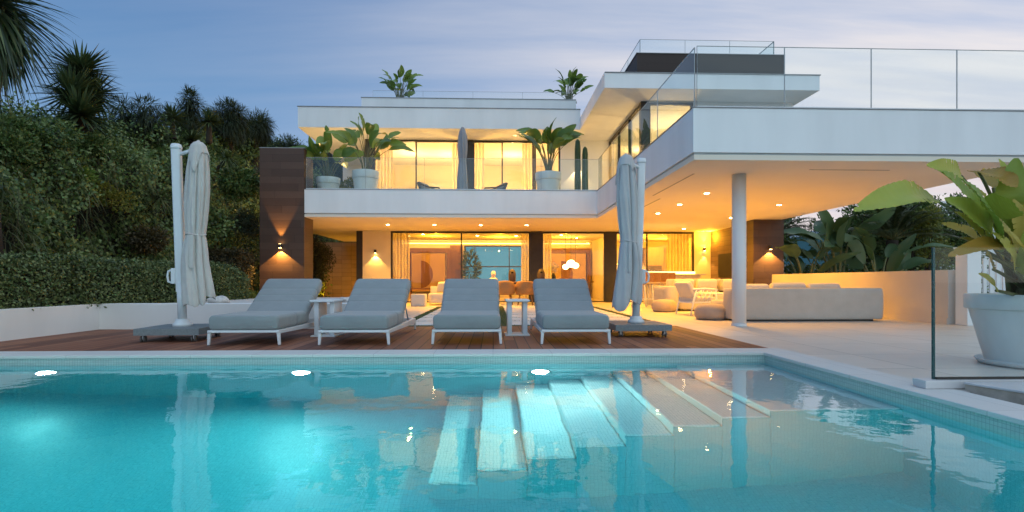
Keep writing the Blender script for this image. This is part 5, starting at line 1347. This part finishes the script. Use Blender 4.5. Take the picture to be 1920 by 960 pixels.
feathery('low dark ridge tree between the brown pillar and the roof', px3(535, 282, 24), (1.1, 1.0, .65), 6000, 4.4)
feathery('lowest dark ridge tree tucked under the roof corner', px3(615, 312, 27), (1.7, 1.0, 1.35), 12000, 3.0)
for u, v, d, r_, lab in ((225, 262, 13, (.8, .7, .6), 'dark leafy bush on the ridge below the wispy tree'), (60, 222, 10, (.8, .7, .5), 'tangled bush on the ridge below the drooping crown'), (300, 268, 14.5, (.7, .6, .5), 'low leafy bush beside the single yucca rosette'), (20, 250, 9.6, (.6, .6, .6), 'dark leafy bush at the left edge of the picture'), (160, 238, 11.4, (.75, .7, .5), 'leafy bush round the foot of the tall yucca'), (345, 262, 15.6, (.8, .7, .45), 'low leafy bush under the tallest feathery ridge tree'), (415, 275, 17.5, (.9, .8, .55), 'leafy bush under the broad feathery ridge tree')):
    c = P(u, v + 18, d); shrub('ridge_bush', lab, (c.x, c.y, c.z - .3), r_, 4200, M['ivy'], .085, group='leafy bushes on the ridge')

# ================================================================== RIGHT GARDEN
def banana(lab, x, y, H, n, seed, lw=(1.3, .42), z=0):
    t = thing('banana_plant', lab, 'banana plant', (x, y, z), 'banana plants behind the cream wall')
    paddle_plant(t, (x, y, z), H, 1.3, n, lw, M['banana'], seed, tears=2, low=.42, sr=.04)
banana('dark broad leaved banana plant nearest the right brown pillar', 9.1, 15.6, 2.0, 9, 61)
banana('tallest banana plant with big upright leaves behind the cream wall', 10.15, 15.8, 2.7, 12, 62, (1.45, .5))
banana('banana plant with drooping leaves left of the palm trunk', 10.95, 15.2, 2.0, 10, 63)
def palm(lab, x, y, th, n, fl, seed, lean=.1):
    r = np.random.default_rng(seed)
    t = thing('palm_tree', lab, 'palm', (x, y, 0), 'palms behind the cream wall')
    top = np.array([x + lean, y, th])
    b = MB().tube([(x, y, 0), (x + lean * .4, y, th * .5), tuple(top)], [.17, .13, .16], 14)
    b.build('trunk', M['trunk'], t, smooth=True)
    parts = []; st = MB()
    for i in range(n):
        a = r.uniform(0, 6.28); el = r.uniform(.15, 1.35); dv = np.array([math.cos(a) * math.cos(el), math.sin(a) * math.cos(el), math.sin(el)])
        L_ = fl * r.uniform(.75, 1.1); pts = []
        for k in range(11):
            u = k / 10; pts.append(top + dv * L_ * u + np.array([0, 0, -1]) * L_ * .42 * u * u)
        st.tube(pts, [.016 * (1.1 - k / 10) for k in range(11)], 5)
        m_ = 54; u = np.linspace(.16, 1, m_); pc = np.array([np.interp(u, np.linspace(0, 1, 11), [p[j] for p in pts]) for j in range(3)]).T
        tg_ = unit(np.gradient(pc, axis=0)); sd_ = unit(np.cross(tg_, np.array([0, 0, 1.0]) + tg_ * 0)); 
        for s_ in (-1, 1):
            D = sd_ * s_ + tg_ * .75 + np.array([0, 0, .25]) + r.normal(0, .12, (m_, 3))
            parts.append(strips(pc, D, .38 * np.sin(np.pi * (u * .85 + .1)) + .08, np.full(m_, .022), np.full(m_, .35), 3))
    np_mesh('crown', *joinVQ(parts), M['palmleaf'], t); st.build('frond_stem', M['stemg'], t, smooth=True)
palm('palm with a thick fibrous trunk and arching fronds behind the cream wall', 11.75, 15.9, 1.95, 34, 2.1, 71)
palm('slender palm half hidden behind the banana leaves', 9.6, 18.5, 2.3, 20, 1.9, 72)
shrub('yellow_tree', 'small tree with yellow-green leaves between the palm and the big pot plant', (13.2, 16.2, 0), (.7, .6, 1.0), 2600, M['yellow_leaf'], .10, 'tree', lift=2.1)
for x, y, rad, lab, n in ((11.4, 22.5, (1.9, 1.2, 2.6), 'tallest dark tree in the back garden, under the slab edge', 9000), (15.6, 21.5, (1.5, 1.1, 2.6), 'tall dark tree in the back garden, beside the neighbouring house', 9000), (20.5, 24.0, (2.0, 1.2, 2.6), 'far dark tree at the right end of the back garden', 8000), (9.6, 20.5, (1.6, 1.0, 2.1), 'dark leafy tree in the back garden beside the pillar', 9000), (13.5, 20.0, (1.6, 1.0, 2.3), 'dark leafy tree in the back garden behind the palm', 9000), (13.7, 17.6, (1.2, 1.0, 1.9), 'tall dark leafy tree left of the teal neighbouring house', 8000)):
    shrub('garden_tree', lab, (x, y, 0), rad, n, M['ivy'], .16, 'tree', 'dark trees in the back garden', lift=rad[2] * 1.15, wl=.55)
n = 9000; C = np.stack([rng.uniform(8.4, 16, n), rng.uniform(17, 19.5, n), rng.uniform(0, 1, n) ** 1.3 * 1.25], 1)
V, Q = leaves(C, rand_dirs(n) + np.array([0, 0, .3]), rand_dirs(n), rng.uniform(.10, .2, n), rng.uniform(.05, .1, n)); o = np_mesh('ground_cover', V, Q, M['ivy']); tag(o, 'low dark leafy ground cover behind the cream wall', 'ground cover', kind='stuff')
# picket fence + neighbour
def picket(lab, p0, p1, z0, z1, n):
    t = thing('picket_fence', lab, 'fence', (p0[0], p0[1], z0), 'white picket fences')
    b = MB(); p0, p1 = Vector((*p0, 0)), Vector((*p1, 0)); dv = (p1 - p0).normalized()
    for i in range(n):
        c = p0.lerp(p1, i / (n - 1)); b.box(c.x - .03, c.y - .012, z0, c.x + .03, c.y + .012, z1)
    b.build('slats', M['gate_white'], t)
    b = MB(); w = Vector((-dv.y, dv.x, 0)) * .015
    for h in (.25, .8):
        z = z0 + (z1 - z0) * h; o_ = Vector((-dv.y, dv.x, 0)) * .03
        b.hexa([(*(p0 - w + o_).xy, z), (*(p1 - w + o_).xy, z), (*(p1 + w + o_).xy, z), (*(p0 + w + o_).xy, z), (*(p0 - w + o_).xy, z + .05), (*(p1 - w + o_).xy, z + .05), (*(p1 + w + o_).xy, z + .05), (*(p0 + w + o_).xy, z + .05)])
    b.build('rail', M['gate_white'], t)
picket('white picket fence beyond the cream wall, below the palm', (11.5, 21.5), (20.5, 21.5), 0, 1.42, 70)
picket('white picket gate right of the square white post, behind the big pot', (8.12, 8.92), (9.6, 8.92), 0, 1.12, 14)
t = thing('neighbour_house', 'teal and white neighbouring house glimpsed beyond the palm', 'house', (24, 31, 0))
MB().box(20.5, 31, 0, 30, 38, 3.7).build('wall', M['teal_wall'], t)
MB().box(20.3, 30.8, 3.701, 30.2, 38.2, 3.95).build('roof', M['white'], t)
o = MB().box(23.4, 30.93, .9, 24.6, 30.999, 3.2).build('window', M['dark_metal'], t); MB().box(23.48, 30.92, .98, 24.52, 30.929, 3.12).build('pane', M['black'], o)
MB().box(26, 30.95, 0, 30.2, 30.999, 5.4).build('white_wing', M['white'], t)
# ================================================================== SKY, SUN, CAMERA
W = bpy.data.worlds.new("World"); scene.world = W; W.use_nodes = True
nt = W.node_tree; nt.nodes.clear()
out = N(nt, 'ShaderNodeOutputWorld'); bg = N(nt, 'ShaderNodeBackground')
tc = N(nt, 'ShaderNodeTexCoord').outputs['Generated']
sep = N(nt, 'ShaderNodeSeparateXYZ'); L(nt, tc, sep.inputs[0])
x, y, z = sep.outputs
elev = math_n(nt, 'MAXIMUM', z, 0.0)
# dusk gradient on the blue side and on the afterglow side
cool = ramp(nt, elev, [(0, (.36, .50, .70)), (.16, (.22, .39, .64)), (.30, (.135, .29, .53)), (.5, (.09, .20, .43)), (1, (.06, .13, .32))])
warm = ramp(nt, elev, [(0, (.88, .66, .62)), (.16, (.78, .68, .71)), (.30, (.52, .58, .74)), (.5, (.34, .44, .64)), (1, (.14, .22, .42))])
side = math_n(nt, 'SMOOTHSTEP', x) if False else None
mr = N(nt, 'ShaderNodeMapRange', interpolation_type='SMOOTHSTEP'); L(nt, x, mr.inputs[0]); mr.inputs[1].default_value = -.60; mr.inputs[2].default_value = .50
col = mixc(nt, mr.outputs[0], cool, warm)
# streaky high cloud, laid on a plane overhead
zz = math_n(nt, 'ADD', elev, .12)
cb = N(nt, 'ShaderNodeCombineXYZ'); L(nt, math_n(nt, 'DIVIDE', x, zz), cb.inputs[0]); L(nt, math_n(nt, 'DIVIDE', y, zz), cb.inputs[1])
mp = N(nt, 'ShaderNodeMapping'); mp.inputs['Rotation'].default_value = (0, 0, R(14)); mp.inputs['Scale'].default_value = (.34, 1.9, 1); L(nt, cb.outputs[0], mp.inputs[0])
c1 = noise(nt, mp.outputs[0], 1.1, 7, .58)
c2 = noise(nt, scaled(nt, cb.outputs[0], (.5, .9, 1)), .6, 3, .5)
cl = ramp(nt, math_n(nt, 'ADD', math_n(nt, 'MULTIPLY', c1, .75), math_n(nt, 'MULTIPLY', c2, .35)), [(.44, (0, 0, 0)), (.62, (1, 1, 1))])
amt = math_n(nt, 'MULTIPLY', cl, math_n(nt, 'ADD', .16, math_n(nt, 'MULTIPLY', mr.outputs[0], .70)))
col = mixc(nt, amt, col, mixc(nt, mr.outputs[0], (.40, .47, .62), (.92, .83, .80)))
dk = ramp(nt, noise(nt, mp.outputs[0], 1.9, 5, .6), [(.45, (0, 0, 0)), (.7, (1, 1, 1))])
col = mixc(nt, math_n(nt, 'MULTIPLY', dk, math_n(nt, 'MULTIPLY', mr.outputs[0], .45)), col, (.50, .54, .66))
# brighter afterglow behind the camera
bk = N(nt, 'ShaderNodeMapRange', interpolation_type='SMOOTHSTEP'); L(nt, y, bk.inputs[0]); bk.inputs[1].default_value = .15; bk.inputs[2].default_value = -.75; bk.inputs[3].default_value = 0.0; bk.inputs[4].default_value = 1.0
up_ = N(nt, 'ShaderNodeMapRange', interpolation_type='SMOOTHSTEP'); L(nt, z, up_.inputs[0]); up_.inputs[1].default_value = .55; up_.inputs[2].default_value = .95
boost = mixc(nt, math_n(nt, 'MAXIMUM', bk.outputs[0], math_n(nt, 'MULTIPLY', up_.outputs[0], 1.7)), (.97, 1.0, 1.02), (1.54, 1.90, 1.89))
sc_ = N(nt, 'ShaderNodeVectorMath', operation='MULTIPLY'); L(nt, col, sc_.inputs[0]); L(nt, boost, sc_.inputs[1])
sky = N(nt, 'ShaderNodeTexSky', sky_type='NISHITA'); sky.sun_disc = False; sky.sun_elevation = R(3); sky.sun_rotation = R(215); sky.ozone_density = 3
nk = N(nt, 'ShaderNodeVectorMath', operation='SCALE'); L(nt, sky.outputs[0], nk.inputs[0]); nk.inputs[3].default_value = .012
ad = N(nt, 'ShaderNodeVectorMath', operation='ADD'); L(nt, sc_.outputs[0], ad.inputs[0]); L(nt, nk.outputs[0], ad.inputs[1])
L(nt, ad.outputs[0], bg.inputs[0]); bg.inputs[1].default_value = 1.0
L(nt, bg.outputs[0], out.inputs[0])

s = light('SUN', 'dusk_sun', (-20, -30, 20), .22, (1, .93, .88), rot=(R(72), 0, R(-35)))
s.data.angle = R(35)

cam = bpy.data.cameras.new('camera'); co = bpy.data.objects.new('camera', cam); COL.objects.link(co)
co.location = (0, 0, CAMH); co.rotation_euler = (R(90), 0, -YAW)
cam.sensor_width = 36; cam.lens = 36 * F / 1920; cam.shift_y = (HZ - 480) / 1920; cam.clip_start = .05; cam.clip_end = 2000
scene.camera = co
vs = scene.view_settings; vs.view_transform = 'Standard'; vs.look = 'None'; vs.exposure = 0; vs.gamma = 1
scene.render.engine = 'CYCLES'
cy = scene.cycles
cy.max_bounces = 8; cy.diffuse_bounces = 4; cy.glossy_bounces = 4; cy.transmission_bounces = 6; cy.transparent_max_bounces = 32; cy.volume_bounces = 0
cy.use_denoising = True; cy.sample_clamp_indirect = 6
try: cy.denoiser = 'OPENIMAGEDENOISE'
except Exception: pass
cy.caustics_reflective = False; cy.caustics_refractive = True; cy.blur_glossy = 1.0
